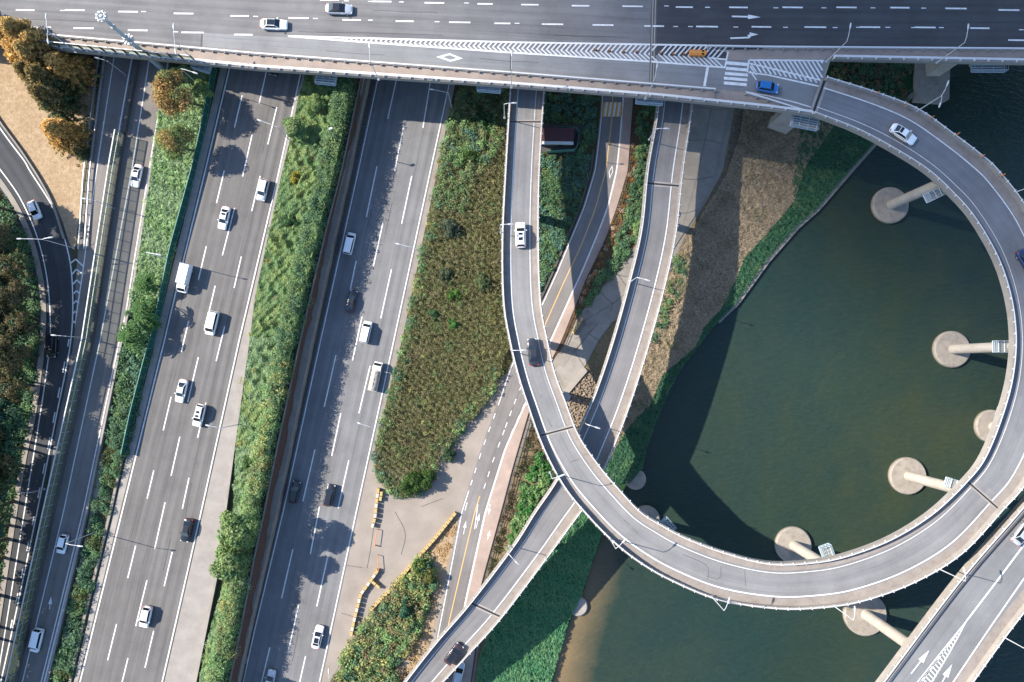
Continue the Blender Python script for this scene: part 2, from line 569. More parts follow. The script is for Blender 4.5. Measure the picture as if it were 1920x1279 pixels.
BOUNDS = [  # x(y), z(y), ground material to the right of it
    (lambda y: np.full_like(np.asarray(y, float), -750.0), lambda y: 0.0 * y, 'earth'),
    (T2, lambda y: 0.0 * y, 'conc_old'),
    (T2, lambda y: 0.0 * y + Z2, 'conc_old'),
    (T3, lambda y: 0.0 * y + Z2, 'hillsoil'),
    (RL, zriver, 'conc_old'),
    (RP_, zriver, 'brownsoil'),
    (C1, lambda y: zriver(y) - 0.15, 'conc_grey'),
    (C2, lambda y: zriver(y) - np.interp(y, [600, 760], [0.9, 0.3]), 'straw'),
    (C3, lambda y: np.interp(y, [880, 1000], [-7.9, -4.9]), 'greensoil'),
    (WE, lambda y: 0.0 * y - 8.55, 'conc_old'),
    (WE, lambda y: 0.0 * y - 10.5, 'sandbed'),
    (lambda y: np.full_like(np.asarray(y, float), 2900.0), lambda y: 0.0 * y - 12.0, 'sandbed'),
]


def ground_z(px, py):
    px = np.asarray(px, float); py = np.asarray(py, float)
    z = np.zeros(np.broadcast(px, py).shape)
    xs = [b[0](py) for b in BOUNDS]; zs = [b[1](py) + 0 * px for b in BOUNDS]
    for i in range(len(BOUNDS) - 1):
        w = np.maximum(xs[i + 1] - xs[i], 1e-6)
        t = np.clip((px - xs[i]) / w, 0, 1)
        inside = (px >= xs[i]) & (px < xs[i + 1])
        z = np.where(inside, zs[i] * (1 - t) + zs[i + 1] * t, z)
    return z


def G(px, py, dz=0.0):
    q = P(px, py, ground_z(px, py))
    q[..., 2] += dz
    return q


def build_ground():
    ys = np.r_[np.arange(-260, 1561, 10.0)]
    v = []; f = []; mi = []
    mats = []
    nb = len(BOUNDS)
    sub = [1] * (nb - 1)
    sub[3] = 4; sub[7] = 5; sub[8] = 3
    cols = []
    for i in range(nb):
        x = BOUNDS[i][0](ys); z = BOUNDS[i][1](ys) + 0 * ys
        w = P(x, ys, z)
        if i in (2, 10):
            base = P(BOUNDS[i - 1][0](ys), ys, BOUNDS[i - 1][1](ys) + 0 * ys)
            w = base.copy(); w[:, 0] += 0.25; w[:, 2] = z
        cols.append((w, x, z))
    lines = []; stripmat = []
    for i in range(nb - 1):
        n = sub[i]
        for k in range(n):
            t = k / n
            a, b = cols[i][0], cols[i + 1][0]
            lines.append(a * (1 - t) + b * t)
            stripmat.append(BOUNDS[i][2])
    lines.append(cols[-1][0])
    full = []
    for L in lines:
        top = L[0].copy(); top[1] += 3000
        bot = L[-1].copy(); bot[1] -= 3000
        L = np.vstack([top, L, bot])
        full.append(L)
    full[0] = full[0].copy(); full[0][:, 0] -= 3000
    full[-1] = full[-1].copy(); full[-1][:, 0] += 3000
    nr = len(full[0])
    for L in full:
        v += [tuple(q) for q in L]
    for c in range(len(full) - 1):
        for r in range(nr - 1):
            a = c * nr + r
            f.append((a, a + 1, a + nr + 1, a + nr))
            mi.append(stripmat[c])
    m = bpy.data.meshes.new('ground')
    m.from_pydata(v, [], f)
    names = sorted(set(stripmat))
    for k in names:
        m.materials.append(M[k])
    m.polygons.foreach_set('material_index', [names.index(k) for k in mi])
    m.update()
    tag(link('ground', m), kind='structure')


build_ground()


def sheet(name, pts, mat, dz, parent=None, kind=None, z=None):
    """Flat patch laid on the ground over a photo polygon."""
    px = np.array([p[0] for p in pts], float); py = np.array([p[1] for p in pts], float)
    q = G(px, py) if z is None else P(px, py, z)
    mb = MB(); mb.poly([tuple(a) for a in q], dz)
    o = mb.build(name, mat, parent)
    if kind: o['kind'] = kind
    return o


# ------------------------------------------------------------------ water
def build_water():
    m, t, b = _mat('river_water')
    ob = coord(t)
    a = _n(t, 'ShaderNodeVertexColor'); a.layer_name = 'shallow'
    big = ramp(t, noise(t, 0.016, 4, ob, 0.55), 0.38, 0.68)
    c = mixc(t, big, (0.014, 0.032, 0.027), (0.034, 0.043, 0.022))
    hf = _n(t, 'ShaderNodeMath', operation='MULTIPLY'); hf.inputs[1].default_value = 0.6
    t.links.new(ramp(t, noise(t, 0.06, 5, ob, 0.7), 0.38, 0.7), hf.inputs[0])
    c = mixc(t, hf.outputs[0], c, (0.013, 0.030, 0.028))
    rp = _n(t, 'ShaderNodeMapping'); rp.inputs['Scale'].default_value = (0.5, 1.6, 1); rp.inputs['Rotation'].default_value = (0, 0, 0.45); t.links.new(ob, rp.inputs['Vector'])
    c = mixc(t, ramp(t, noise(t, 0.9, 5, rp.outputs[0], 0.75), 0.35, 0.68), mixc(t, 1.0, c, (0.91, 0.915, 0.92), 'MULTIPLY'), mixc(t, 1.0, c, (1.12, 1.11, 1.10), 'MULTIPLY'))  # light and dark of the ripples put into the water colour
    sep = t.nodes.new('ShaderNodeSeparateColor'); t.links.new(a.outputs[0], sep.inputs[0])
    nz = noise(t, 0.25, 5, ob)
    ad = _n(t, 'ShaderNodeMath', operation='MULTIPLY_ADD'); t.links.new(nz, ad.inputs[0]); ad.inputs[1].default_value = 0.35
    t.links.new(sep.outputs[0], ad.inputs[2])
    sh = ramp(t, ad.outputs[0], 0.22, 1.05)
    c = mixc(t, sh, c, (0.165, 0.118, 0.062))
    t.links.new(c, b.inputs['Base Color'])
    b.inputs['Roughness'].default_value = 0.12
    b.inputs['IOR'].default_value = 1.33
    b.inputs['Specular IOR Level'].default_value = 0.55
    bp = _n(t, 'ShaderNodeBump'); bp.inputs['Strength'].default_value = 0.8; bp.inputs['Distance'].default_value = 0.30
    mp = _n(t, 'ShaderNodeMapping'); mp.inputs['Scale'].default_value = (0.55, 1.3, 1); mp.inputs['Rotation'].default_value = (0, 0, 0.5)
    t.links.new(ob, mp.inputs['Vector'])
    t.links.new(noise(t, 1.0, 4, mp.outputs[0], 0.65), bp.inputs['Height'])
    t.links.new(bp.outputs[0], b.inputs['Normal'])
    # grid of water from the quay outwards, with the sand bar's shallowness stored per point
    ys = np.arange(-260, 1581, 20.0)
    offs = np.array([-25, 0, 10, 20, 32, 46, 62, 80, 105, 140, 190, 260, 400, 700, 1200, 2600.0])
    v = []; sh = []
    full = []
    for y in ys:
        x = WE(y) + offs
        q = P(x, y, ZW)
        s = np.interp(y, [930, 1000, 1090, 1180, 1279], [0.0, 0.3, 0.6, 0.8, 0.95]) * np.clip(1 - (offs - 10) / np.interp(y, [1000, 1279], [55, 75]), 0, 1)
        full.append((q, s))
    q0, q1 = full[0][0].copy(), full[-1][0].copy()
    q0[:, 1] += 3000; q1[:, 1] -= 3000
    full = [(q0, 0 * offs)] + full + [(q1, 0 * offs)]
    for q, s in full:
        q = q.copy(); q[-1, 0] += 3000
        v += [tuple(p) for p in q]; sh += list(s)
    nc = len(offs); f = []
    for r in range(len(full) - 1):
        for k in range(nc - 1):
            a_ = r * nc + k
            f.append((a_, a_ + nc, a_ + nc + 1, a_ + 1))
    me = bpy.data.meshes.new('water')
    me.from_pydata(v, [], f)
    at = me.attributes.new('shallow', 'FLOAT_COLOR', 'POINT')
    at.data.foreach_set('color', np.repeat(np.array(sh)[:, None], 4, 1).astype(np.float32).ravel())
    me.materials.append(m)
    tag(link('water', me), kind='structure')


build_water()

# ------------------------------------------------------------------ roads on the ground


def lines_road(name, L, R, mat, dz, kind='structure', parent=None):
    mb = MB(); A = L.copy(); B = R.copy(); A[:, 2] += dz; B[:, 2] += dz
    mb.quadstrip(A, B)
    o = mb.build(name, mat, parent)
    if kind: o['kind'] = kind
    return o


def fline(f, y0, y1, z, step=12.0):
    """World line along x = f(y)."""
    ys = np.arange(y0, y1 + 1, step)
    zz = z(ys) if callable(z) else z
    return P(f(ys), ys, zz)


def stripe(parent, p, w, mat, dz=0.02, name='edge_line'):
    n = normals(p)
    A = p + n * w / 2; B = p - n * w / 2
    A[:, 2] += dz; B[:, 2] += dz
    mb = MB(); mb.quadstrip(A, B)
    return mb.build(name, mat, parent)


def dash(parent, a, b, w=0.24, mat=None, dz=0.02, name='lane_dash'):
    a = np.array(a, float); b = np.array(b, float)
    p = np.stack([a, b])
    return stripe(parent, p, w, mat or M['white'], dz, name)


def poly_mark(parent, pts, zf, mat, dz, name):
    q = [tuple(P(x, y, zf(x, y) if callable(zf) else zf)) for x, y in pts]
    mb = MB(); mb.poly(q, dz)
    return mb.build(name, mat, parent)


# expressway, downward carriageway (four lanes)
E1L = ext([(430, 130), (385, 320), (343, 492), (308, 640), (229, 960), (150, 1279)])
E1R = ext([(560, 155), (521, 330), (480, 505), (448, 640), (377, 960), (304, 1279)])
r1 = lines_road('expressway_road', fline(lambda y: E1L(y) - 3, -200, 1500, 0), fline(lambda y: E1R(y) + 3, -200, 1500, 0), M['asph1'], 0.04)
stripe(r1, fline(E1L, -200, 1500, 0.04), 0.26, M['white'])
stripe(r1, fline(E1R, -200, 1500, 0.04), 0.26, M['white'])
for f, starts in ((ext([(454, 179), (406, 381), (340, 660), (321, 744), (276, 935), (202, 1238)]), [(38, 98), (179, 239), (320, 381), (462, 525), (602, 660), (744, 807), (882, 935), (1023, 1084), (1170, 1238), (1312, 1370)]),
                  (ext([(500, 132), (455, 331), (417, 479), (352, 754), (290, 1029), (240, 1234)]), [(-8, 55), (118, 194), (252, 331), (390, 479), (536, 620), (670, 754), (819, 892), (942, 1029), (1088, 1174), (1234, 1310)]),
                  (ext([(519, 201), (472, 396), (439, 540), (375, 800), (342, 954), (272, 1252)]), [(60, 125), (201, 271), (330, 396), (481, 540), (612, 677), (755, 821), (896, 954), (1035, 1099), (1183, 1252), (1330, 1390)])):
    for y0, y1 in starts:
        dash(r1, P(f(y0), y0, 0.04), P(f(y1), y1, 0.04))
lines_road('hard_shoulder', fline(lambda y: E1R(y) + 4, -200, 1500, 0), fline(lambda y: T1(y) - 3, -200, 1500, 0), M['conc_pale'], 0.02)
lines_road('hard_shoulder', fline(lambda y: E1L(y) - np.interp(y, [100, 900, 1279], [17, 17, 12]), -200, 1500, 0), fline(lambda y: E1L(y) - 4, -200, 1500, 0), M['conc'], 0.02)

# lower carriageway (upward, three lanes)
r2 = lines_road('expressway_road', fline(lambda y: R2L(y) - 3, -200, 1500, Z2), fline(lambda y: R2R(y) + 3, -200, 1500, Z2), M['asph2'], 0.04)
stripe(r2, fline(R2L, -200, 1500, Z2 + 0.04), 0.22, M['white'])
stripe(r2, fline(R2R, -200, 1500, Z2 + 0.04), 0.24, M['white'])
LA = ext([(742, 155), (727, 223), (705, 320), (687, 407), (668, 489), (657, 542), (630, 666), (608, 763), (590, 845), (568, 940), (547, 1040), (528, 1122), (506, 1214)])
LB = ext([(811, 155), (792, 240), (772, 330), (752, 420), (734, 505), (714, 597), (694, 690), (674, 775), (655, 865), (634, 953), (613, 1050), (594, 1137), (573, 1230)])
for f, starts in ((LA, [(40, 120), (130, 223), (312, 407), (489, 542), (666, 763), (843, 940), (1030, 1122), (1214, 1300)]),
                  (ext([(757, 236), (740, 320), (718, 418), (700, 499), (679, 593), (661, 676), (639, 775), (622, 855), (599, 950), (582, 1039), (560, 1134), (541, 1219)]), [(236, 320), (418, 499), (593, 676), (775, 855), (950, 1039), (1134, 1219)]),
                  (ext([(805, 165), (793, 240), (772, 330), (753, 420), (734, 505), (714, 597), (694, 686), (673, 775), (654, 863), (634, 953), (614, 1046), (594, 1137), (573, 1230)]), [(140, 240), (330, 420), (505, 597), (686, 775), (863, 953), (1046, 1137), (1230, 1320)])):
    for y0, y1 in starts:
        dash(r2, P(f(y0), y0, Z2 + 0.04), P(f(y1), y1, Z2 + 0.04))
lines_road('verge', fline(lambda y: R2R(y) + 4, -200, 1500, Z2), fline(T3, -200, 1500, Z2), M['dirtband'], 0.02)
# paved lot between the lower carriageway and the river road
lot = sheet('gravel_lot', [(704, 865), (730, 880), (780, 880), (815, 850), (850, 805), (895, 755), (925, 720), (954, 697), (934, 755), (903, 840), (882, 905), (864, 960), (841, 1080), (819, 1193), (801, 1279), (770, 1420), (590, 1420), (603, 1279), (672, 960), (694, 862)], M['lot'], 0.03, kind='structure')

sheet('dry_wedge', [(861, 962), (857, 985), (846, 1035), (826, 1110), (810, 1190), (795, 1255), (775, 1340), (730, 1340), (770, 1230), (812, 1110), (815, 1060), (792, 1042), (824, 1004)], M['drygrass'], 0.045, kind='structure')
# river road with centre line and pink cycle path
zr_ = lambda x, y: float(zriver(y))
tl = [track(p, zr_, n) for p, n in ()]


def rail_pts(f, off=0.0, y0=-120, y1=1500, dz=0.0, step=10):
    ys = np.arange(y0, y1 + 1, step, dtype=float)
    q = P(f(ys) + off, ys, zriver(ys)); q[:, 2] += dz
    q = np.vstack([q[:1], (q[:-2] + 2 * q[1:-1] + q[2:]) / 4, q[-1:]])
    return q


rv = lines_road('river_road', rail_pts(RL, -3), rail_pts(RR, 2), M['asph_river'], 0.05)
stripe(rv, rail_pts(RL, 0, -120, 760), 0.2, M['white'], 0.07)
stripe(rv, rail_pts(RL, 0, 920, 1500), 0.2, M['white'], 0.07)
stripe(rv, rail_pts(RC, 0, -120, 700), 0.2, M['yellow'], 0.07, 'centre_line')
stripe(rv, rail_pts(RC, 0, 930, 1500), 0.2, M['yellow'], 0.07, 'centre_line')
for y0, y1 in ((775, 787), (800, 812), (824, 837), (850, 862), (877, 890), (900, 914)):
    dash(rv, rail_pts(RL, 0, y0, y1, 0, 5)[0], rail_pts(RL, 0, y0, y1, 0, 5)[-1], 0.18, dz=0.07)
for y0, y1 in ((722, 734), (748, 760), (770, 780), (792, 803), (806, 816), (829, 840), (857, 869), (884, 895), (906, 918)):
    dash(rv, rail_pts(RC, 3, y0, y1, 0, 5)[0], rail_pts(RC, 3, y0, y1, 0, 5)[-1], 0.18, dz=0.07)
for y0, y1 in ((690, 700), (712, 722), (735, 746), (758, 768), (780, 792), (805, 815)):
    dash(rv, rail_pts(RR, 0, y0, y1, 0, 5)[0], rail_pts(RR, 0, y0, y1, 0, 5)[-1], 0.45, dz=0.07)
for (x0, y0, x1, y1) in ((896, 945, 890, 992), (876, 942, 872, 957),):
    dash(rv, P(x0, y0, Z2), P(x1, y1, Z2), 0.18, dz=0.07)
kb = lines_road('kerb', rail_pts(RR, -1.4), rail_pts(RR, 1.6), M['white'], 0.08)
kb2 = lines_road('cycle_path', rail_pts(RR, 1.7), rail_pts(RP_, 0), M['pink'], 0.10)
# hump with orange and white stripes, road diamonds and arrows
hz = lambda x, y: float(zriver(y))
hump = poly_mark(rv, [(1131, 192), (1167, 192), (1166, 219), (1128, 219)], hz, M['orange'], 0.08, 'speed_hump')
for x in (1136, 1144, 1152, 1160):
    poly_mark(hump, [(x, 192), (x + 4, 192), (x, 219), (x - 4, 219)], hz, M['white'], 0.095, 'hump_stripe')


def diamond(parent, pts, zf, w, dz):
    q = np.array([P(x, y, zf(x, y)) for x, y in pts]); c = q.mean(0)
    mb = MB()
    inn = c + (q - c) * w
    for i in range(4):
        j = (i + 1) % 4
        mb.poly([tuple(q[i]), tuple(q[j]), tuple(inn[j]), tuple(inn[i])], dz)
    return mb.build('diamond_mark', M['white'], parent)


def arrow(parent, tail, head, zf, dz, w=0.22, hw=0.75, hl=2.4, turn=0, mat=None):
    a = np.array(P(*tail, zf(*tail))); b = np.array(P(*head, zf(*head)))
    d = b - a; L = np.linalg.norm(d); d /= L; n = np.array([-d[1], d[0], 0])
    nk = b - d * hl
    mb = MB()
    if turn:
        k = nk + n * turn
        mb.poly([tuple(a + n * w / 2), tuple(a - n * w / 2), tuple(nk - n * w / 2), tuple(nk + n * w / 2)], dz)
        nk2 = nk + n * turn * 0.6
        mb.poly([tuple(nk + n * w / 2 - d * w), tuple(nk - n * w / 2), tuple(nk2 + d * 0.5), tuple(nk2 - d * 0.4)], dz)
        tip = nk2 + d * hl * 0.9
        mb.poly([tuple(nk2 + n * hw * 0.8), tuple(nk2 - n * hw * 0.6), tuple(tip)], dz + 0.001)
    else:
        mb.poly([tuple(a + n * w / 2), tuple(a - n * w / 2), tuple(nk - n * w / 2), tuple(nk + n * w / 2)], dz)
        mb.poly([tuple(nk + n * hw), tuple(nk - n * hw), tuple(b)], dz)
    return mb.build('arrow_mark', mat or M['white'], parent)


diamond(rv, [(1148, 310), (1149.5, 322), (1143, 336), (1141, 322)], hz, 0.62, 0.08)
arrow(rv, (893, 990), (899, 962), hz, 0.09, 0.14, 0.35, 1.5)
arrow(rv, (869, 1002), (874, 976), hz, 0.09, 0.14, 0.35, 1.5)
arrow(kb2, (919, 945), (916, 965), hz, 0.115, 0.16, 0.35, 1.2)
arrow(kb2, (914, 1012), (919, 994), hz, 0.115, 0.16, 0.35, 1.2)

# side road along the expressway (west), with barrier-side lane and shoulder
W2L = ext([(277, 130), (247, 320), (188, 637), (119, 960), (42, 1279)])
W2R = ext([(315, 117), (296, 220), (279, 320), (235, 592), (222, 647), (156, 958), (80, 1268)])
WWr = ext([(322, 100), (302, 220), (286, 320), (265, 460), (250, 560), (229, 652), (166, 960), (92, 1279)])
BL = ext([(275, 20), (260, 112), (223, 320), (174, 640), (105, 945), (32, 1279)])
w2 = lines_road('side_road', fline(lambda y: BL(y) + 2, -200, 1500, 0), fline(lambda y: W2R(y) + 3, -200, 1500, 0), M['asph_side'], 0.04)
stripe(w2, fline(W2L, -200, 1500, 0.04), 0.22, M['white'])
stripe(w2, fline(W2R, -200, 1500, 0.04), 0.22, M['white'])
stripe(w2, fline(lambda y: W2R(y) + 6, 300, 1500, 0.035), 0.3, M['white'], 0.025)
lines_road('side_shoulder', fline(lambda y: W2R(y) + 3, -200, 1500, 0), fline(lambda y: WWr(y) - 1, -200, 1500, 0), M['conc_pale'], 0.02)
arrow(w2, (93, 1142), (96, 1118), lambda x, y: 0.04, 0.03, 0.16, 0.4, 1.6)

# narrow lane on the far side of the noise barrier
W1L = ext([(214, 107), (181, 320), (156, 505), (136, 640)])
w1 = lines_road('slip_road', fline(lambda y: W1L(y) - np.interp(y, [100, 470, 640], [22, 14, 6]), -200, 1500, 0), fline(lambda y: BL(y) - 2, -200, 1500, 0), M['asph_side'], 0.03)
stripe(w1, fline(W1L, -200, 700, 0.03), 0.22, M['white'])

# curved ramp at the far west
FLp = [(-60, 240), (2, 320), (40, 375), (72, 450), (90, 532), (95, 622), (90, 680), (75, 782), (46, 960), (0, 1245), (-40, 1480)]
FRp = [(-70, 130), (0, 240), (50, 307), (56, 320), (100, 390), (125, 460), (136, 532), (133, 640), (104, 790), (75, 935), (15, 1220), (-45, 1480)]
A = track(FLp, 0.0, 2.0); B = track(FRp, 0.0, 2.0)
A_, B_ = resample(A, n=140), resample(B, n=140)
nA, nB = normals(A_), normals(B_)
fr = lines_road('curved_ramp_road', A_ - nA * 2.6, B_ + nB * 0.6, M['asph_dark'], 0.06)
stripe(fr, A_, 0.22, M['white'], 0.08)
stripe(fr, B_, 0.24, M['white'], 0.08)
for (y0, y1) in ((636, 650), (678, 698), (727, 746), (773, 793), (820, 842), (869, 888), (914, 934), (969, 985), (1017, 1033), (1064, 1083), (1112, 1131), (1162, 1180)):
    g = ext([(133, 640), (104, 790), (75, 935), (15, 1220)])
    dash(fr, P(g(y0) - 4, y0, 0.06), P(g(y1) - 4, y1, 0.06), 0.24)
mb = MB()
for (xa, xm, xb, ya, ym, yb) in ((132, 142, 157, 494, 486, 500), (135, 143, 155, 515, 505, 514), (137, 144, 153, 533, 525, 533), (138, 143.5, 150, 551, 545, 551), (138, 143, 148, 569, 564, 569), (137, 141, 144, 589, 583, 588), (136, 139, 141, 606, 602, 606)):
    p = np.array([P(xa, ya, 0.06), P(xm, ym, 0.06), P(xb, yb, 0.06)])
    for q in (p[:2], p[1:]):
        n = normals(q); a, b = q + n * 0.14, q - n * 0.14
        a[:, 2] += .02; b[:, 2] += .02
        mb.quadstrip(a, b)
mb.build('gore_chevron', M['white'], fr)
kp = track([(-50, 280), (12, 357), (50, 427), (72, 500), (82, 570), (80, 640), (74, 700), (62, 785), (47, 852), (28, 960), (-15, 1240), (-55, 1480)], 0.0, 2.0)
mb = MB(); mb.bar(kp, normals(kp), -0.55, 0.55, -0.02, 0.16); mb.build('kerb', M['conc_grey'])['kind'] = 'structure'
# dry lawn in the gore between curved ramp and slip road
sheet('lawn', [(-120, 60), (120, 80), (182, 115), (178, 200), (160, 320), (140, 470), (128, 455), (104, 390), (60, 320), (2, 236), (-120, 120)], M['drygrass'], 0.012, kind='structure')
# ------------------------------------------------------------------ upper bridge (west-east)
zb = lambda x, y=0: 7.5 + (x - 300) * 5.0 / 1600
PX = np.arange(-300, 2301, 20.0)
E0 = lambda x: np.interp(x, [-300, 0, 117, 480, 955, 1235, 1440, 1523], [55, 84, 96, 132, 164, 186, 207, 218])
E1 = lambda x: np.interp(x, [1557, 1920, 2300], [114, 121, 128])
GR = lambda x: np.interp(x, [-300, 0, 480, 960, 1355, 1523], [33, 60, 103, 139, 171, 185])


def bline(fy, x0, x1, dz=0.0, step=20.0):
    xs = np.arange(x0, x1 + 0.1, step)
    q = P(xs, fy(xs), zb(xs)); q[:, 2] += dz
    return q


bridge = empty('bridge', tuple(P(700, 60, 0.0)))
tag(bridge, 'wide grey road bridge crossing high over the expressway, with a sidewalk and white guardrails', 'bridge')
# slab: south edge steps north at the loop joint
mb = MB()
xs = list(np.arange(-300, 1523, 20.0)) + [1523]
south = [tuple(P(x, E0(x), zb(x))) for x in xs] + [tuple(P(x, E1(x), zb(x))) for x in list(np.arange(1557, 2301, 20.0))]
north = [tuple(P(x, -170, zb(x))) for x in xs] + [tuple(P(x, -170, zb(x))) for x in list(np.arange(1557, 2301, 20.0))]
k = 0
n = len(south)
for i in range(n):
    s_, n_ = south[i], north[i]
    mb.v += [s_, n_, (s_[0], s_[1], s_[2] - 0.4), (n_[0], n_[1], n_[2] - 0.4)]
for i in range(n - 1):
    a = 4 * i; b = a + 4
    mb.f += [(a, b, b + 1, a + 1), (a + 2, a + 3, b + 3, b + 2), (a, a + 2, b + 2, b), (a + 1, b + 1, b + 3, a + 3)]; mb.uv += [None] * 4
deck = mb.build('deck', M['conc_grey'], bridge)
for fa, x0_, x1_ in ((lambda x: E0(x) - 22, -300, 1500), (lambda x: E0(x) * 0 - 40, -300, 2300), (lambda x: E0(x) * 0 + 40, -300, 2300), (lambda x: E1(x) - 22, 1570, 2300)):
    q = bline(fa, x0_, x1_, 0); mb = MB(); mb.bar(q, normals(q), -0.9, 0.9, -1.9, -0.41); mb.build('girder', M['conc_grey'], bridge)


def flatpart(name, fa, fb, x0, x1, mat, dz, parent=bridge):
    A = bline(fa, x0, x1, dz); B = bline(fb, x0, x1, dz)
    mb = MB(); mb.quadstrip(B, A)
    return mb.build(name, mat, parent)


Lg = lambda x: np.interp(x, [540, 960, 1440, 1920, 2300], [68, 79.5, 87.5, 91, 95])       # gore's upper line, carried on as the edge line
Lh = lambda x: np.interp(x, [540, 692, 960, 1225, 1360, 1405, 1440, 1535], [68, 80, 99, 116, 127, 136, 141, 162])
N170 = lambda x: np.full_like(np.asarray(x, float), -170.0)
asw = flatpart('asphalt', N170, lambda x: GR(x) - 3, -300, 1230, M['asph_bridge'], 0.02)
flatpart('asphalt', N170, lambda x: np.where(x < 1330, GR(x) - 3, np.where(x < 1500, 150.0, Lg(x) + 2)), 1230, 1430, M['asph_new'], 0.02)
flatpart('asphalt', N170, lambda x: Lg(x) + 2, 1430, 2300, M['asph_new'], 0.02)
mrg = flatpart('asphalt', lambda x: np.interp(x, [380, 382, 540, 1400, 1540], [61, 62, 70, 112, 150]), lambda x: GR(x) - 3, 380, 1400, M['asph_merge'], 0.028)
# merge lane from the crossing on to the loop joint
pts = [(1400, 134), (1440, 140), (1535, 161), (1552, 150), (1523, 208), (1440, 180), (1400, 172)]
poly_mark(bridge, [(1395, 113), (1440, 113), (1548, 114), (1540, 160), (1523, 212), (1455, 190), (1395, 172)], zb, M['asph_merge'], 0.034, 'asphalt')
flatpart('sidewalk', lambda x: GR(x) + 1.5, lambda x: E0(x) - 3, -300, 1355, M['walk'], 0.14)
poly_mark(bridge, [(1355, 172), (1400, 175), (1520, 214), (1440, 203), (1355, 194)], zb, M['walk'], 0.14, 'sidewalk')
flatpart('sidewalk', lambda x: Lg(x) + 4, lambda x: E1(x) - 3, 1560, 2300, M['walk'], 0.14)
poly_mark(bridge, [(1330, 94), (1440, 93), (1560, 94), (1560, 111), (1440, 113), (1366, 113), (1362, 98)], zb, M['walk'], 0.05, 'sidewalk')
stripe(bridge, bline(lambda x: GR(x) - 3.5, -300, 1350), 0.5, M['dirtband'], 0.05, 'gutter')


def railing(parent, p, inward, z0=0.0, post=2.0, name='parapet', h=0.9, wall=0.55, mat=None, ticks=0.5):
    """Low concrete wall with a steel rail on posts along a line; inward is +1 or -1 sideways."""
    n = normals(p) * inward
    mb = MB(); mb.bar(p, n, -0.16, 0.22, z0 - 0.35, z0 + wall)
    par = mb.build(name, mat or M['conc_pale'], parent)
    mb = MB(); mb.bar(p, n, 0.05, 0.19, z0 + h - 0.07, z0 + h + 0.05)
    mb.build('rail', M['steel_white'], par)
    q = resample(p, step=post); nn = normals(q) * inward
    mb = MB()
    for a, b in zip(q, nn):
        c = a + b * 0.12
        mb.box((c[0], c[1], c[2] + z0 + wall), 0.14, ticks, h - wall - 0.04, math.atan2(b[1], b[0]) + math.pi / 2 * 0 + math.pi / 2)
    mb.build('post', M['steel_white'], par)['kind'] = 'stuff'
    return par


def guardrail(parent, p, side, post=2.4, z0=0.1, name='guardrail'):
    n = normals(p) * side
    mb = MB(); mb.bar(p, n, -0.12, 0.12, z0 + 0.42, z0 + 0.8)
    g = mb.build(name, M['steel_white'], parent)
    mb = MB(); mb.bar(p, n, -0.5, -0.28, z0 - 0.05, z0 + 0.08)
    mb.build('kerb', M['conc_pale'], g)
    q = resample(p, step=post); nn = normals(q) * side
    mb = MB()
    for a, b in zip(q, nn):
        c = a + b * 0.3
        mb.box((c[0], c[1], c[2]), 0.3, 0.2, z0 + 0.55, math.atan2(b[1], b[0]))
    mb.build('post', M['conc'], g)['kind'] = 'stuff'
    return g


guardrail(bridge, bline(GR, -300, 1355), -1)
guardrail(bridge, np.array([P(x, y, zb(x)) for x, y in ((1397, 176), (1440, 189), (1480, 202), (1521, 214))]), -1)
guardrail(bridge, bline(lambda x: Lg(x) + 3.5, 1326, 2300), -1)
railing(bridge, bline(lambda x: E0(x) - 1.5, -300, 1523), 1, 0.0, 2.6, h=1.25, wall=0.75)
railing(bridge, bline(lambda x: E1(x) - 1.5, 1560, 2300), 1, 0.0, 2.6, h=1.25, wall=0.75)
# second rail of the sidewalk edge
stripe(bridge, bline(lambda x: E0(x) - 6.0, -300, 1523), 0.35, M['steel_white'], 0.9, 'hand_rail')
stripe(bridge, bline(lambda x: E1(x) - 6.0, 1560, 2300), 0.35, M['steel_white'], 0.9, 'hand_rail')
# joints
for (a, b) in (((1231, -150), (1222, 186)), ((958, 99), (956, 165)), ((379, 63), (377, 92))):
    p = np.stack([P(*a, zb(a[0])), P(*b, zb(b[0]))])
    stripe(bridge, p, 1.2 if a[0] == 1231 else 0.25, M['conc_dark'] if a[0] != 379 else M['conc_dark'], 0.045 if a[0] != 958 else 0.04, 'expansion_joint')
for dx in (-4, 4):
    stripe(bridge, np.stack([P(1231 + dx * 0.6, -150, zb(1231)), P(1222 + dx * 0.6, 166, zb(1222))]), 0.2, M['conc'], 0.05, 'joint_edge')
# lane marks
for row in ([(600, 636, 0), (697, 734, 3), (796, 833, 5.5), (895, 924, 7.5), (977, 1010, 9), (1072, 1105, 11), (1167, 1205, 12), (1267, 1299, 13.5), (1367, 1402, 14), (1467, 1505, 14), (1568, 1606, 14), (1669, 1705, 14.5), (1772, 1812, 16), (1872, 1911, 19)],
            [(30, 65, 19), (122, 159, 19), (222, 259, 22), (326, 363, 25.5), (432, 467, 30), (541, 579, 34), (642, 677, 37.5), (742, 776, 40), (842, 882, 42), (927, 957, 44), (1016, 1056, 45.5), (1111, 1150, 47), (1208, 1245, 49), (1305, 1346, 50), (1409, 1446, 50.5), (1508, 1549, 51), (1612, 1650, 51), (1715, 1754, 51.5), (1819, 1855, 53)],
            [(45, 76, 51.5), (138, 176, 53), (240, 277, 57), (340, 382, 61), (439, 474, 65), (1890, 1925, 75.5)]):
    for x0, x1, y in row:
        dash(bridge, P(x0, y, zb(x0)), P(x1, y + (x1 - x0) * 0.012, zb(x1)), 0.3, dz=0.055)
rngm = random.Random(4)
for row, y0 in (((8, 63), (0, 0)),):
    pass
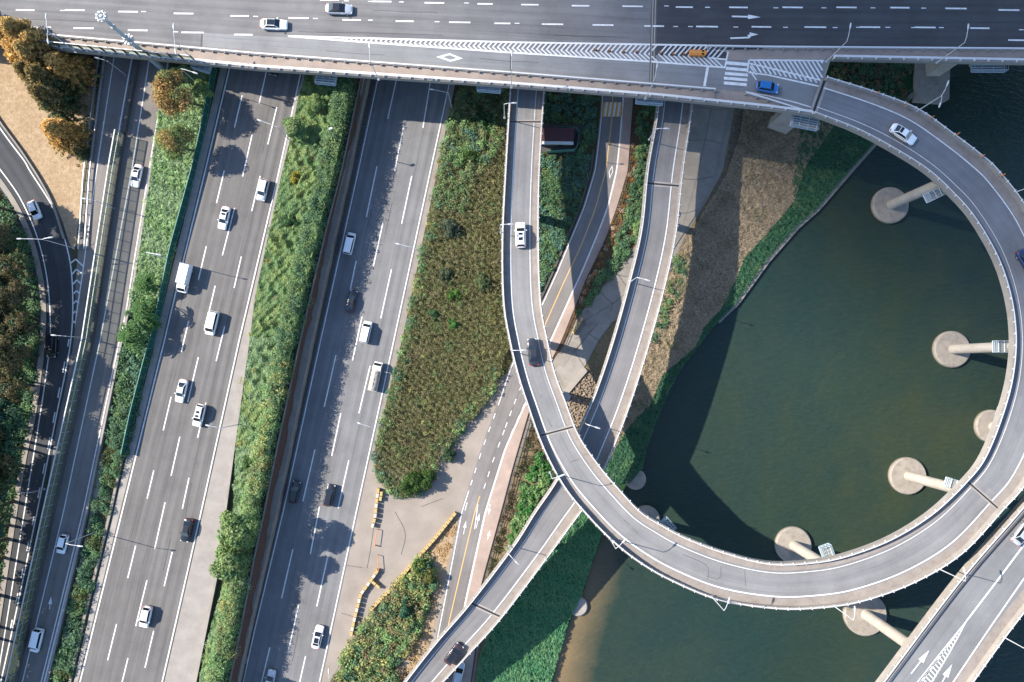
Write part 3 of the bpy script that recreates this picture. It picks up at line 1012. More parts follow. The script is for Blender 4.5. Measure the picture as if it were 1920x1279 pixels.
for x, y in ((113, 20), (265, 22), (475, 31), (497, 37), (645, 2), (690, 3), (748, 4), (870, 6), (587, 35), (690, 38), (815, 41), (965, 44), (1245, 11.5), (1262, 50), (1290, 50), (1375, 51), (1322, 14), (1450, 15), (1540, 15), (1632, 15), (1727, 15.5), (1468, 51.5), (1561, 52), (1605, 51.5), (1660, 51.5), (1708, 52), (1760, 52), (1910, 56), (8, 50), (87, 51), (325, 60)):
    dash(bridge, P(x, y, zb(x)), P(x + 9, y + 0.1, zb(x)), 0.18, dz=0.055, name='worn_dash')
stripe(bridge, bline(Lg, 540, 2300), 0.34, M['white'], 0.056)
stripe(bridge, bline(Lh, 540, 1360), 0.34, M['white'], 0.056)
# chevron hatching between the two gore lines
mb = MB()


def hatch(mb, xa, ya, xb, yb, w):
    p = np.array([P(xa, ya, zb(xa)), P(xb, yb, zb(xb))])
    t = (p[1] - p[0]); t /= np.linalg.norm(t)
    e = np.array([w / 2, 0, 0])
    mb.poly([tuple(p[0] - e), tuple(p[0] + e), tuple(p[1] + e), tuple(p[1] - e)], 0.054)


for x in np.arange(650, 1356, 9.2):
    yt, yb_ = float(Lg(x)), float(Lh(x))
    ym = yt * 0.45 + yb_ * 0.55
    s = (yb_ - yt) * 0.36
    if not (1222 < x < 1236):
        hatch(mb, x + s * 1.0, yt + 0.5, x - s * 0.3, ym, 0.36)
        if x + s < 1360:
            hatch(mb, x - s * 0.3, ym, x + s * 1.0, yb_ - 0.5, 0.36)
mb.build('gore_hatching', M['white'], bridge)
mb = MB()
for x in np.arange(1413, 1545, 8.4):
    top = 114.0; bot = float(np.interp(x, [1405, 1440, 1535], [136, 141, 162]))
    x2 = min(x + (bot - top) * 0.62, 1542); 
    f = (x2 - x) / max((bot - top) * 0.62, 1e-3)
    hatch(mb, x, top, x2, top + (bot - top) * f, 0.34)
for x in (1407, 1413, 1422):
    hatch(mb, 1406, 118 + (x - 1407) * 1.0, 1406 + 12, 118 + (x - 1407) + 17, 0.3)
mb.build('gore_hatching', M['white'], bridge)
for pl in ([(1405, 113), (1545, 114)], [(1404, 113), (1401, 136)], [(1403, 136), (1440, 141), (1535, 162)], [(1405, 119), (1540, 151)], [(1365, 97), (1359, 127)], [(1326, 108), (1362, 112)]):
    stripe(bridge, np.array([P(x, y, zb(x)) for x, y in pl]), 0.3, M['white'], 0.058, 'gore_line')
for (x0, x1, y0, y1) in ((1362, 1404, 115, 121), (1361, 1403, 125.5, 131), (1359, 1402, 135, 140.5), (1357, 1401, 144, 149.5), (1357, 1400, 153, 158.5)):
    poly_mark(bridge, [(x0, y0), (x1, y0 + 3.5), (x1, y1 + 3.5), (x0, y1)], zb, M['white'], 0.056, 'crossing_bar')
poly_mark(bridge, [(1325, 123), (1330, 123), (1323, 162), (1318, 162)], zb, M['white'], 0.056, 'stop_line')
diamond(bridge, [(818, 107), (843, 100), (868, 110), (845, 116)], zb, 0.55, 0.056)
arrow(bridge, (1372, 31), (1426, 32.5), zb, 0.056, 0.3, 0.45, 2.4)
arrow(bridge, (1369, 72), (1424, 70), zb, 0.056, 0.3, 0.6, 1.9, turn=0.9)

stripe(bridge, np.array([P(x, y, zb(x)) for x, y in ((1397, 172), (1440, 180), (1490, 192), (1523, 202))]), 0.22, M['white'], 0.056)

# ------------------------------------------------------------------ loop ramp
LOOP = [  # outer px, inner px, height
    ((1547, 148), (1523, 216), 11.6), ((1640, 177), (1600, 246), 11.9), ((1715, 207), (1665, 280), 12.2), ((1777, 250), (1732, 322), 12.5), ((1830, 290), (1780, 366), 12.7),
    ((1865, 322), (1820, 412), 12.9), ((1920, 395), (1862, 485), 13.0), ((1962, 490), (1886, 558), 13.0), ((1984, 590), (1895, 632), 13.0), ((1985, 700), (1889, 706), 12.9),
    ((1960, 812), (1870, 777), 12.8), ((1918, 902), (1840, 852), 12.7), ((1873, 955), (1807, 897), 12.5), ((1797, 1036), (1742, 959), 12.3), ((1708, 1090), (1665, 1007), 12.1),
    ((1610, 1125), (1580, 1039), 11.9), ((1530, 1137), (1515, 1051), 11.7), ((1450, 1138), (1440, 1053), 11.5), ((1345, 1122), (1360, 1034), 11.3), ((1254, 1085), (1285, 1006), 11.1),
    ((1194, 1050), (1238, 981), 10.9), ((1145, 1011), (1200, 957), 10.8), ((1100, 965), (1160, 915), 10.5), ((1056, 911), (1122, 870), 10.1), ((1017, 838), (1085, 815), 9.7),
    ((988, 758), (1060, 752), 9.4), ((970, 702), (1040, 697), 8.9), ((955, 640), (1027, 640), 8.4), ((943, 565), (1014, 565), 7.6), ((941, 450), (1010, 445), 6.3),
    ((947, 320), (1012, 320), 4.8), ((956, 172), (1021, 172), 3.2), ((967, 20), (1034, 20), 1.9), ((977, -140), (1046, -140), 1.2)]
RAMP2 = [((1238, 60), (1306, 60), 2.2), ((1232, 197), (1297, 195), 3.0), ((1212, 320), (1279, 325), 3.9), ((1200, 432), (1266, 440), 4.4), ((1177, 532), (1243, 548), 4.6), ((1147, 640), (1212, 660), 4.5),
         ((1115, 735), (1180, 760), 4.4), ((1085, 805), (1150, 838), 4.3), ((1046, 892), (1110, 926), 4.3), ((1001, 960), (1062, 995), 3.7), ((960, 1024), (1017, 1056), 3.2), ((880, 1129), (940, 1157), 2.4),
         ((817, 1202), (877, 1227), 2.0), ((757, 1279), (818, 1292), 1.7), ((690, 1370), (755, 1374), 1.5), ((640, 1450), (705, 1450), 1.4)]
RAMP3 = [((2250, 552), (2352, 640), 10.5), ((2050, 784), (2150, 872), 10.3), ((1900, 959), (2001, 1040), 10.0), ((1790, 1087), (1891, 1173), 9.8), ((1645, 1279), (1752, 1367), 9.5), ((1500, 1470), (1605, 1560), 9.2)]


class Deck:
    def __init__(s, table, sub=10):
        s.O = catmull(np.array([P(*o, z) for o, i, z in table]), sub)
        s.I = catmull(np.array([P(*i, z) for o, i, z in table]), sub)
        s.c = (s.I - s.O); s.w = np.linalg.norm(s.c, axis=1, keepdims=True); s.c /= s.w

    def at(s, u, dz=0.0, off=0.0):
        q = s.O + s.c * (s.w * u + off)
        q = q.copy(); q[:, 2] += dz
        return q

    def band(s, u0, u1, o0=0.0, o1=0.0, dz=0.0, sl=slice(None)):
        A = s.at(u0, dz, o0)[sl]; B = s.at(u1, dz, o1)[sl]
        mb = MB(); mb.quadstrip(A, B)
        return mb

    def slab(s, d=1.4, inset=0.0):
        mb = MB(); A = s.at(0); B = s.at(1)
        for i in range(len(A)):
            for q, dz, t in ((A, 0, 0), (B, 0, 0), (B, -0.5, 0), (B, -d, -1.0), (A, -d, 1.0), (A, -0.5, 0)):
                p = q[i] + s.c[i] * t
                mb.v.append((p[0], p[1], p[2] + dz))
        for i in range(len(A) - 1):
            for j in range(6):
                k = (j + 1) % 6
                mb.f.append((6 * i + j, 6 * i + k, 6 * i + 6 + k, 6 * i + 6 + j)); mb.uv.append(None)
        return mb

    def line(s, parent, u, w, mat, dz=0.05, name='edge_line', off=0.0, sl=slice(None)):
        h = w / 2
        return s.band(u, u, off - h, off + h, dz, sl).build(name, mat, parent)

    def near(s, px, py):
        """Station index nearest to a photo point."""
        m = s.at(0.5)
        q = P(px, py, m[:, 2])
        return int(np.argmin(np.linalg.norm(m - q, axis=1)))

    def point(s, i, u, dz=0.0):
        q = s.at(u, dz)[i]
        return Vector(q)

    def zat(s, px, py):
        return float(s.at(0.5)[s.near(px, py)][2])

    def heading(s, i):
        m = s.at(0.5); j = min(i + 1, len(m) - 1); k = max(i - 1, 0)
        d = m[j] - m[k]
        return math.atan2(d[1], d[0])


loopD, ramp2D, ramp3D = Deck(LOOP, 8), Deck(RAMP2), Deck(RAMP3)


def ramp_thing(name, D, base, label, mats, ticks=2.2, walls=(True, True)):
    t = empty(name, base)
    tag(t, label, 'ramp bridge')
    D.slab().build('deck', M['conc_grey'], t)
    D.band(0, 1, 0.2, -0.2, 0.02).build('shoulder', M['dirtband'], t)
    # low wall and rail on each side: bar() goes along the line with sideways normals towards the middle
    for u, sgn in ((0, 1), (1, -1)):
        p = D.at(u); n = D.c * sgn
        mb = MB(); mb.bar(p, n, -0.10, 0.34, -0.4, 0.98)
        par = mb.build('parapet', mats['par'], t)
        mb = MB(); mb.bar(p, n, 0.10, 0.24, 1.16, 1.28)
        mb.build('rail', M['steel_white'], par)
        q = resample(p, step=ticks)
        mb = MB()
        idx = np.linspace(0, len(p) - 1, len(q))
        for a, k in zip(q, idx):
            b = n[min(int(k), len(n) - 1)]
            c = a + b * 0.10
            mb.box((c[0], c[1], c[2] + 0.98), 0.5, 0.16, 0.2, math.atan2(b[1], b[0]))
        mb.build('post', M['steel_white'], par)['kind'] = 'stuff'
    return t


loop = ramp_thing('loop_ramp', loopD, tuple(P(1440, 1095, -9)), 'great curved loop ramp on round piers swinging out over the green river', dict(par=M['conc_pale']))
# carriageway of the loop: darker blue-grey asphalt on the upper half, paler further down
i_mid = loopD.near(1890, 640)
i_pal = loopD.near(1840, 905)
M['asph_loop_dark'] = asphalt('asphalt_loop_dark', (0.185, 0.188, 0.198), 1.12, 0.12, 4.6, 0.6)
M['asph_loop_mid'] = asphalt('asphalt_loop_mid', (0.19, 0.19, 0.194), 1.12, 0.12, 4.6, 0.6)
loopD.band(0.2, 0.985, 0.1, -0.35, 0.032, slice(0, i_mid + 1)).build('asphalt', M['asph_loop_dark'], loop)
loopD.band(0.2, 0.97, 0.1, -0.35, 0.032, slice(i_mid, i_pal + 1)).build('asphalt', M['asph_loop_mid'], loop)
loopD.band(0.19, 0.79, 0.1, 0.2, 0.032, slice(i_pal, None)).build('asphalt', M['asph_loop'], loop)
loopD.line(loop, 0.235, 0.24, M['white'], 0.05)
loopD.line(loop, 0.76, 0.13, M['white'], 0.05)
for (x, y) in ((1523, 190), (1845, 930), (1050, 803), (985, 232), (962, 655)):
    i = loopD.near(x, y)
    if (x, y) == (962, 655): continue
    A = loopD.at(0, 0.06)[i]; B = loopD.at(1, 0.06)[i]
    p = np.stack([A + loopD.c[i] * 0.4, B - loopD.c[i] * 0.4])
    e = stripe(loop, p, 1.5 if x == 1523 else 0.85, M['conc'], 0.0, 'expansion_joint')
    stripe(e, p, 0.3 if x != 1523 else 0.5, M['steel_dark'], 0.012, 'joint_gap')

ramp2 = ramp_thing('river_ramp', ramp2D, tuple(P(1100, 790, -5)), 'straight-ish single lane ramp passing beneath the loop between the river road and the bank', dict(par=M['conc_pale']))
ramp2D.band(0.2, 0.74, 0.05, 0.2, 0.032).build('asphalt', M['asph_ramp'], ramp2)
ramp2D.line(ramp2, 0.215, 0.18, M['white'], 0.05)
ramp2D.line(ramp2, 0.735, 0.22, M['white'], 0.05)
for (x, y) in ((1245, 352), (905, 1145)):
    i = ramp2D.near(x, y)
    p = np.stack([ramp2D.at(0, 0.06)[i] + ramp2D.c[i] * 0.35, ramp2D.at(1, 0.06)[i] - ramp2D.c[i] * 0.35])
    e = stripe(ramp2, p, 1.0, M['conc'], 0.0, 'expansion_joint')
    stripe(e, p, 0.35, M['steel_dark'], 0.012, 'joint_gap')

ramp3 = ramp_thing('two_lane_ramp', ramp3D, tuple(P(1780, 1190, -9)), 'wide two lane ramp with white chevrons cutting across the corner over the river', dict(par=M['conc']))
ramp3D.band(0, 0, 0.1, 1.0, 0.75).build('parapet_top', M['conc'], ramp3)
ramp3D.band(0, 0, 1.0, 1.35, 0.75).build('parapet_shadow', M['conc_dark'], ramp3)  # dark strip painted in for the shadow along the parapet
ramp3D.band(0.11, 0.84, 0, 0, 0.032).build('asphalt', M['asph_loop_mid'], ramp3)
ramp3D.line(ramp3, 0.135, 0.2, M['white'], 0.05)
for pl, w in (([(1960, 965), (1920, 1021), (1870, 1088), (1812, 1164)], 0.32), ([(1812, 1164), (1760, 1228), (1718, 1281), (1670, 1342)], 0.22), ([(1812, 1164), (1782, 1220), (1743, 1285), (1700, 1355)], 0.22), ([(1975, 1008), (1920, 1084), (1855, 1178), (1790, 1274), (1735, 1355)], 0.26)):
    p = track(pl, lambda x, y: ramp3D.zat(x, y), 2.0, False)
    stripe(ramp3, p, w, M['white'], 0.055)
mb = MB()
for k in range(22):
    y = 1170 + k * 6.2
    xl = float(np.interp(y, [1164, 1228, 1281, 1342], [1812, 1760, 1718, 1670])) + 1.0
    xr = float(np.interp(y, [1164, 1220, 1285, 1355], [1812, 1782, 1743, 1700])) - 1.0
    z = ramp3D.zat((xl + xr) / 2, y)
    m_ = ((xl + xr) / 2, y - 0.25 * (xr - xl) - 1)
    for a in ((xl, y + 0.25 * (xr - xl)), (xr, y + 0.15 * (xr - xl) + 2)):
        p = np.array([P(*a, z), P(*m_, z)]); e = np.array([0, 0.17, 0])
        mb.poly([tuple(p[0] - e), tuple(p[0] + e), tuple(p[1] + e), tuple(p[1] - e)], 0.054)
mb.build('gore_hatching', M['white'], ramp3)
z3 = lambda x, y: ramp3D.zat(x, y)
arrow(ramp3, (1708, 1263), (1742, 1219), z3, 0.057, 0.22, 0.6, 2.6)
arrow(ramp3, (1760, 1290), (1785, 1245), z3, 0.057, 0.22, 0.6, 2.6)

# ------------------------------------------------------------------ piers


def disc(mb, c, r, h, seg=40, bev=0.25):
    rings = [(r, 0), (r, h - bev), (r - bev, h)]
    k = len(mb.v)
    for rr, z in rings:
        for j in range(seg):
            a = 2 * math.pi * j / seg
            mb.v.append((c[0] + rr * math.cos(a), c[1] + rr * math.sin(a), c[2] + z))
    for i in range(len(rings) - 1):
        for j in range(seg):
            j2 = (j + 1) % seg
            mb.f.append((k + i * seg + j, k + i * seg + j2, k + (i + 1) * seg + j2, k + (i + 1) * seg + j)); mb.uv.append(None)
    mb.f.append(tuple(k + (len(rings) - 1) * seg + j for j in range(seg))); mb.uv.append(None)


def round_pier(parent, base_px, r_cap, r_col, top_z, D=None, capz=-8.0, head=True):
    c = P(*base_px, capz)
    mb = MB()
    z0 = c[2] - 2.2
    mb.tube([(c[0], c[1], capz - 0.05), (c[0], c[1], top_z - 1.2), (c[0], c[1], top_z)], [r_col, r_col, r_col * 1.08], 24)
    pr = mb.build('pier', M['pier'], parent, smooth=False)
    mb = MB(); disc(mb, (c[0], c[1], z0), r_cap, capz - z0)
    mb.build('pile_cap', M['cap'], pr)
    mb = MB(); disc(mb, (c[0], c[1], z0), r_cap + 0.06, capz - z0 - 0.75, 40, 0.05); mb.build('waterline_band', M['mossline'], pr)
    if D is not None:
        i = D.near(*base_px)
        m = D.at(0.5); i = int(np.argmin(np.linalg.norm(m[:, :2] - c[:2], axis=1)))
        a = D.at(0.22)[i]; b = D.at(0.78)[i]
        far = D.at(0.95)[i]
        mb = MB()
        # crosshead from the column head to under both girders
        p0 = np.array([c[0], c[1], top_z - 0.2])
        pts = [D.at(0.12)[i], D.at(0.88)[i]]
        if np.linalg.norm(pts[0][:2] - c[:2]) > np.linalg.norm(pts[1][:2] - c[:2]): pts = pts[::-1]
        q = np.array([[p0[0], p0[1], top_z - 0.9], [pts[1][0], pts[1][1], top_z - 0.9]])
        mb.bar(q, normals(q), -0.9, 0.9, 0, 1.15)
        mb.build('crosshead', M['pier'], pr)
    return pr


for px, rc, rcol, D in (((1671, 384), 4.0, 1.02, loopD), ((1787, 655), 4.0, 1.02, loopD), ((1862, 800), 3.6, 1.0, loopD), ((1704, 893), 4.0, 1.05, loopD), ((1489, 1023), 3.9, 1.05, loopD), ((1212, 975), 3.0, 0.9, loopD)):
    i = int(np.argmin(np.linalg.norm(D.at(0.5)[:, :2] - P(*px, -8)[:2], axis=1)))
    round_pier(loop, px, rc, rcol, float(D.at(0.5)[i][2]) - 1.4, D)
round_pier(ramp3, (1624, 1153), 4.6, 1.12, 7.6, ramp3D)
c = P(1192, 899, -8.3); mb = MB(); disc(mb, (c[0], c[1], -10.5), 2.3, 2.2)
mb.build('pile_cap', M['cap'], ramp2)
c = P(1084, 1138, -8.2); mb = MB(); disc(mb, (c[0], c[1], -10.5), 2.1, 2.3)
mb.build('pile_cap', M['conc'], ramp2)
for px, z0, z1 in (((1108, 778), -5, 3.4), ((1250, 420), -6, 3.2), ((985, 1010), -4, 1.9)):
    c = P(*px, z0); mb = MB(); mb.tube([(c[0], c[1], z0 - 1.5), (c[0], c[1], z1)], [0.8, 0.85], 20); mb.build('pier', M['pier'], ramp2)
for px, z0, z1 in (((985, 400), -4, 4.4), ((1003, 640), -5, 7.0), ((1052, 740), -5.2, 8.1)):
    c = P(*px, z0); mb = MB(); mb.tube([(c[0], c[1], z0 - 1.5), (c[0], c[1], z1)], [0.85, 0.9], 20); mb.build('pier', M['pier'], loop)
# bridge piers: big slab pier on its footing at the river edge, and others under the deck
ft = [(1717, 104), (1782, 104), (1780, 186), (1768, 192), (1716, 188)]
mb = MB(); mb.prism([tuple(P(x, y, -7.6) - np.array([0, 0, 2.4])) for x, y in ft], 2.4); bp = mb.build('footing', M['cap'], bridge)
mb = MB()
b4 = [P(1735, 100, -7.6), P(1762, 100, -7.6), P(1762, 143, -7.6), P(1736, 143, -7.6)]
mb.prism([tuple(q) for q in b4], 18.0); mb.build('pier', M['pier'], bridge)
for x, y, w in ((385, 110, 1.3), (612, 128, 1.3), (915, 145, 1.6), (1215, 165, 1.6), (1480, 200, 1.6), (1860, 100, 1.8)):
    g = P(x, y, -4.0); zt = zb(x) - 1.3
    mb = MB(); mb.box((g[0], g[1], -9.0), 3.2, 1.8, zt + 9.0, -0.1); mb.build('pier', M['pier'], bridge)
mb = MB(); g = P(1473, 224, -3.0)
mb.box((g[0], g[1], -9), 4.4, 2.2, 17.6, -0.35); mb.build('pier', M['pier'], bridge)


def platform(parent, px, z, w, d, rz):
    """Steel inspection platform hung under a deck edge: frame, grating bars, ladder rails."""
    c = P(*px, z)
    fr = MB()
    cr, sr = math.cos(rz), math.sin(rz)
    L = lambda x, y, zz=0.0: (c[0] + x * cr - y * sr, c[1] + x * sr + y * cr, c[2] + zz)
    for y in np.linspace(-d / 2, d / 2, 6):
        fr.tube([L(-w / 2, y), L(w / 2, y)], 0.10, 4)
    for x in np.linspace(-w / 2, w / 2, 4):
        fr.tube([L(x, -d / 2), L(x, d / 2)], 0.13, 4)
        for y in (-d / 2, d / 2):
            fr.tube([L(x, y), L(x, y, 1.1)], 0.06, 4)
    for zz in (0.55, 1.1):
        fr.tube([L(-w / 2, -d / 2, zz), L(w / 2, -d / 2, zz), L(w / 2, d / 2, zz), L(-w / 2, d / 2, zz), L(-w / 2, -d / 2, zz)], 0.06, 4)
    o = fr.build('inspection_platform', M['steel_blue'], parent)
    mb = MB(); mb.box(L(0, 0, -0.06), w * 0.94, d * 0.94, 0.04, rz); mb.build('grating', M['conc_grey'], o)
    return o


for px, z, w, d, rz, par in (((1749, 366), 9.6, 3.4, 1.7, 0.45, loop), ((1878, 650), 9.6, 3.4, 2.2, 0.0, loop), ((1788, 908), 9.4, 3.4, 1.8, -0.3, loop), ((1550, 1037), 9.0, 2.0, 3.2, 0.35, loop), ((1251, 984), 8.0, 1.8, 2.6, 0.7, loop),
                             ((1508, 230), 8.6, 5.2, 2.4, -0.2, bridge), ((1852, 124), 9.6, 6.5, 2.4, 0.0, bridge), ((917, 167), 7.0, 4.6, 1.4, -0.08, bridge), ((1217, 188), 8.0, 5.2, 1.8, -0.08, bridge), ((612, 148), 5.2, 4.0, 2.4, -0.1, bridge), ((380, 125), 5.0, 3.4, 2.0, -0.3, bridge)):
    platform(par, px, z, w, d, rz)
# ------------------------------------------------------------------ walls and fences
def wall(name, label, cat, p, side, a, b, z0, z1, mat, group=None):
    mb = MB(); mb.bar(p, normals(p) * side, a, b, z0, z1)
    o = mb.build(name, mat)
    return tag(o, label, cat, group)


# retaining wall between the planted strip and the lower carriageway: cap, stained face, ledge, gutter blocks
rw = empty('retaining_wall', tuple(P(540, 740, Z2)))
tag(rw, 'long rust stained retaining wall below the planted strip, with a pale ledge and gutter at its foot', 'wall')
ys = np.arange(-200, 1501, 10.0)
top = P(T2(ys), ys, 0.0)
A = top.copy(); A[:, 2] += 0.42
B = top.copy(); B[:, 0] += 0.3; B[:, 2] += 0.42
mb = MB(); mb.quadstrip(A, B); C = B.copy(); C[:, 2] -= 0.12; mb.quadstrip(B, C); D_ = A.copy(); D_[:, 2] -= 0.6; mb.quadstrip(D_, A)
mb.build('coping', M['conc_pale'], rw)
rgw = np.random.default_rng(3)
wob = np.convolve(rgw.normal(0, 1, len(ys) + 8), np.ones(9) / 9, 'valid') * 0.9
B = top.copy(); B[:, 0] += 0.27; B[:, 2] += 0.3
foot = P(T2(ys), ys, Z2); foot[:, 0] = top[:, 0] + np.clip(0.5 + wob, 0.35, 1.0); foot[:, 2] = -2.2
mb = MB(); mb.quadstrip(B, foot); mb.build('wall_face', M['rust'], rw)
edge = P(R2L(ys) - np.interp(ys, [150, 640, 960, 1279], [19, 17, 13, 10]), ys, -2.15)
foot2 = foot.copy(); foot2[:, 2] = -2.21
e2 = edge.copy(); e2[:, 2] = -2.15
mb = MB(); mb.quadstrip(foot2, e2)
e3 = e2.copy(); e3[:, 2] = Z2 - 0.2; e3[:, 0] += 0.06; mb.quadstrip(e2, e3)
mb.build('ledge', M['conc_old'], rw)
g0, g1 = e3.copy(), P(R2L(ys) - 3.5, ys, Z2)
g0[:, 2] = Z2 + 0.05; g1[:, 2] = Z2 + 0.05
mb = MB(); mb.quadstrip(g0, g1); mb.build('gutter', M['conc_dark'], rw)
blk = None
cl = (g0 + g1) / 2; wd = np.linalg.norm(g1 - g0, axis=1)
q = resample(cl, step=1.5)
vis = [i for i in range(len(q)) if -30 < q[i][1] + 0 and abs(q[i][1]) < 75]
bm_ = MB(); bm_.box((0, 0, 0), 0.7, 1.34, 0.2); bmesh_block = bm_.mesh('gutter_block', M['conc_dark'])
cnt = 0
for i in range(len(q) - 1):
    if abs(q[i][1]) < 68 and rgw.random() < 0.86:
        w_ = float(np.interp(q[i][1], cl[::-1, 1], wd[::-1]))
        o = link('gutter_block', bmesh_block, None, rw)
        d = q[i + 1] - q[i]
        o.matrix_basis = Matrix.Translation(Vector((q[i][0], q[i][1], Z2 + 0.04 + rgw.uniform(-.02, .02)))) @ Matrix.Rotation(math.atan2(d[1], d[0]) - math.pi / 2, 4, 'Z') @ Matrix.Diagonal((max(0.4, w_ * 0.62 / 0.7), 1, 1, 1))
        cnt += 1

# concrete barrier at the edge of the hard shoulder
p = fline(lambda y: T1(y) - 1, 150, 1500, 0)
wall('median_barrier', 'low pale concrete barrier between the hard shoulder and the green planted strip', 'barrier', p, 1, -0.25, 0.25, 0, 0.75, M['conc_pale'])
p = fline(WWr, 250, 1500, 0)
wall('roadside_wall', 'low white concrete wall along the side road next to the leafy bed', 'wall', p, 1, -0.2, 0.2, 0, 0.8, M['conc_pale'])
p = fline(lambda y: np.interp(y, [840, 960, 1184, 1279, 1500], [234, 208, 153, 132, 82]), 845, 1500, 0)
wall('kerb_wall', 'weathered low kerb wall at the foot of the spiky plants beside the four lane carriageway', 'wall', p, 1, -0.25, 0.25, 0, 0.35, M['conc_grey'])
p = fline(lambda y: WWr(y) + np.interp(y, [850, 1000, 1279], [4, 10, 14]), 850, 1500, 0)
wall('gutter_channel', 'grey stone gutter running between the side road wall and the dark spiky bed', 'gutter', p, 1, -0.5, 0.5, 0, 0.12, M['conc_grey'])

# green mesh fence
gf = empty('mesh_fence', tuple(P(310, 520, 0)))
tag(gf, 'long dark green mesh fence along the edge of the four lane carriageway', 'fence')
FB = ext([(400, 160), (387, 230), (367, 320), (326, 470), (292, 632), (284, 655), (254, 770), (238, 845)])
p = resample(fline(FB, 130, 850, 0), step=2.0)
n = normals(p)
pm = None
for i in range(len(p) - 1):
    a, b = p[i], p[i + 1]
    d = b - a
    mb = MB(); mb.bar(np.stack([a + d * 0.03, a + d * 0.97]), n[i:i + 2], -0.03, 0.03, 0.1, 1.95)
    mb.build('mesh_panel', M['greenfence'], gf)
    mb = MB(); mb.box(tuple(a), 0.09, 0.09, 2.05); mb.build('post', M['greenrail'], gf)
mb = MB(); mb.bar(p, n, -0.06, 0.06, 2.0, 2.09); mb.build('top_rail', M['greenrail'], gf)
mb = MB(); mb.bar(p, n, -0.12, 0.12, 0.0, 0.1); mb.build('base_rail', M['greenrail'], gf)

# transparent noise barrier along the side road
nb_ = empty('noise_barrier', tuple(P(140, 760, 0)))
tag(nb_, 'long see-through noise barrier of clear panes on steel posts, rising from a dark concrete base', 'noise barrier')
p = resample(fline(BL, 255, 1420, 0), step=2.15); n = normals(p)
mb = MB(); mb.bar(p, n, -0.28, 0.28, 0, 0.9); mb.build('base_wall', M['conc_dark'], nb_)
for i in range(len(p)):
    mb = MB(); mb.box((p[i][0], p[i][1], 0.9), 0.16, 0.14, 2.85); mb.build('post', M['steel'], nb_)
    if i < len(p) - 1:
        d = p[i + 1] - p[i]
        mb = MB(); mb.bar(np.stack([p[i] + d * 0.05, p[i] + d * 0.95]), n[i:i + 2], -0.02, 0.02, 0.95, 3.66); mb.build('pane', M['pane'], nb_)
mb = MB(); mb.bar(p, n, -0.10, 0.10, 3.67, 3.80); mb.build('top_rail', M['steel_white'], nb_)
mb = MB(); mb.bar(p, n, -0.06, 0.06, 2.25, 2.37); mb.build('middle_rail', M['steel'], nb_)
# concrete divider with white guardrail before the noise barrier starts
p = fline(BL, 20, 252, 0)
dv = wall('road_divider', 'dark concrete divider with a white guardrail, between the two narrow roads below the bridge', 'barrier', p, 1, -0.3, 0.3, 0, 0.9, M['conc_dark'])
q = fline(lambda y: BL(y) - 9, 60, 252, 0)
guardrail(dv, q, 1, 2.0, 0.0, 'guardrail')
for off, lb in ((-28, 'inner steel guardrail of the pair edging the dry lawn'), (-17, 'outer steel guardrail of the pair, on the slip road side of the dry lawn')):
    q = fline(lambda y: W1L(y) + off + np.interp(y, [100, 330, 480], [2, 8, 18]), 60, 476, 0)
    mb = MB(); nn = normals(q); mb.bar(q, nn, -0.09, 0.09, 0.45, 0.75)
    o = mb.build('guardrail', M['steel']); tag(o, lb, 'guardrail', 'guardrails beside the dry lawn')
    mb = MB()
    for a in resample(q, step=2.5): mb.box(tuple(a), 0.14, 0.14, 0.7)
    mb.build('post', M['steel'], o)['kind'] = 'stuff'
q = track([(-40, 165), (0, 226), (50, 295), (96, 372), (122, 448)], 0.0, 2.0)
mb = MB(); mb.bar(q, normals(q), -0.15, 0.15, 0.0, 0.55)
tag(mb.build('curved_guardrail', M['conc_grey']), 'low grey guardrail curving round the outer edge of the dark ramp by the lawn', 'guardrail')
# transparent noise barrier on the bridge's sidewalk
bb = empty('bridge_noise_barrier', tuple(P(230, 105, zb(230))))
tag(bb, 'short glazed noise barrier with dark posts on the sidewalk edge of the bridge', 'noise barrier')
xs = np.arange(78, 372, 20.8)
p = P(xs, E0(xs) - 3.5, zb(xs)); n = normals(p)
for i in range(len(p)):
    mb = MB(); mb.box((p[i][0], p[i][1], p[i][2] + 0.1), 0.24, 0.3, 3.0); mb.build('post', M['steel_dark'], bb)
    if i < len(p) - 1:
        d = p[i + 1] - p[i]
        mb = MB(); mb.bar(np.stack([p[i] + d * 0.05, p[i] + d * 0.95]), n[i:i + 2], -0.02, 0.02, 0.9, 3.0); mb.build('pane', M['pane'], bb)
mb = MB(); mb.bar(p, n, -0.06, 0.06, 3.02, 3.1); mb.build('top_rail', M['steel'], bb)

# river road railing
for (y0, y1, lb) in ((170, 668, 'thin dark railing beside the pink cycle path, north of the loop ramp'), (770, 1105, 'thin dark railing beside the pink cycle path, south of the loop ramp')):
    q = rail_pts(RP_, 0.8, y0, y1); nn = normals(q)
    mb = MB()
    for z in (0.35, 0.7, 1.05): mb.bar(q, nn, -0.035, 0.035, z, z + 0.07)
    o = mb.build('path_railing', M['steel_dark']); tag(o, lb, 'railing', 'railings of the cycle path')
    mb = MB()
    for a in resample(q, step=2.0): mb.box(tuple(a), 0.08, 0.08, 1.12)
    mb.build('post', M['steel_dark'], o)['kind'] = 'stuff'
q = rail_pts(RL, -8, 280, 560); mb = MB(); mb.bar(q, normals(q), -0.2, 0.2, -0.2, 0.3)
tag(mb.build('bank_kerb', M['conc_dark']), 'dark kerb between the shaded grass triangle and the river road', 'kerb')
# quay edge
q = fline(WE, -100, 610, -8.6, 8); mb = MB(); mb.bar(q, normals(q), -0.55, 0.35, -1.5, 0.22)
tag(mb.build('quay_edge', M['conc_grey']), 'narrow concrete quay edge along the green bank, with dark water below', 'quay')
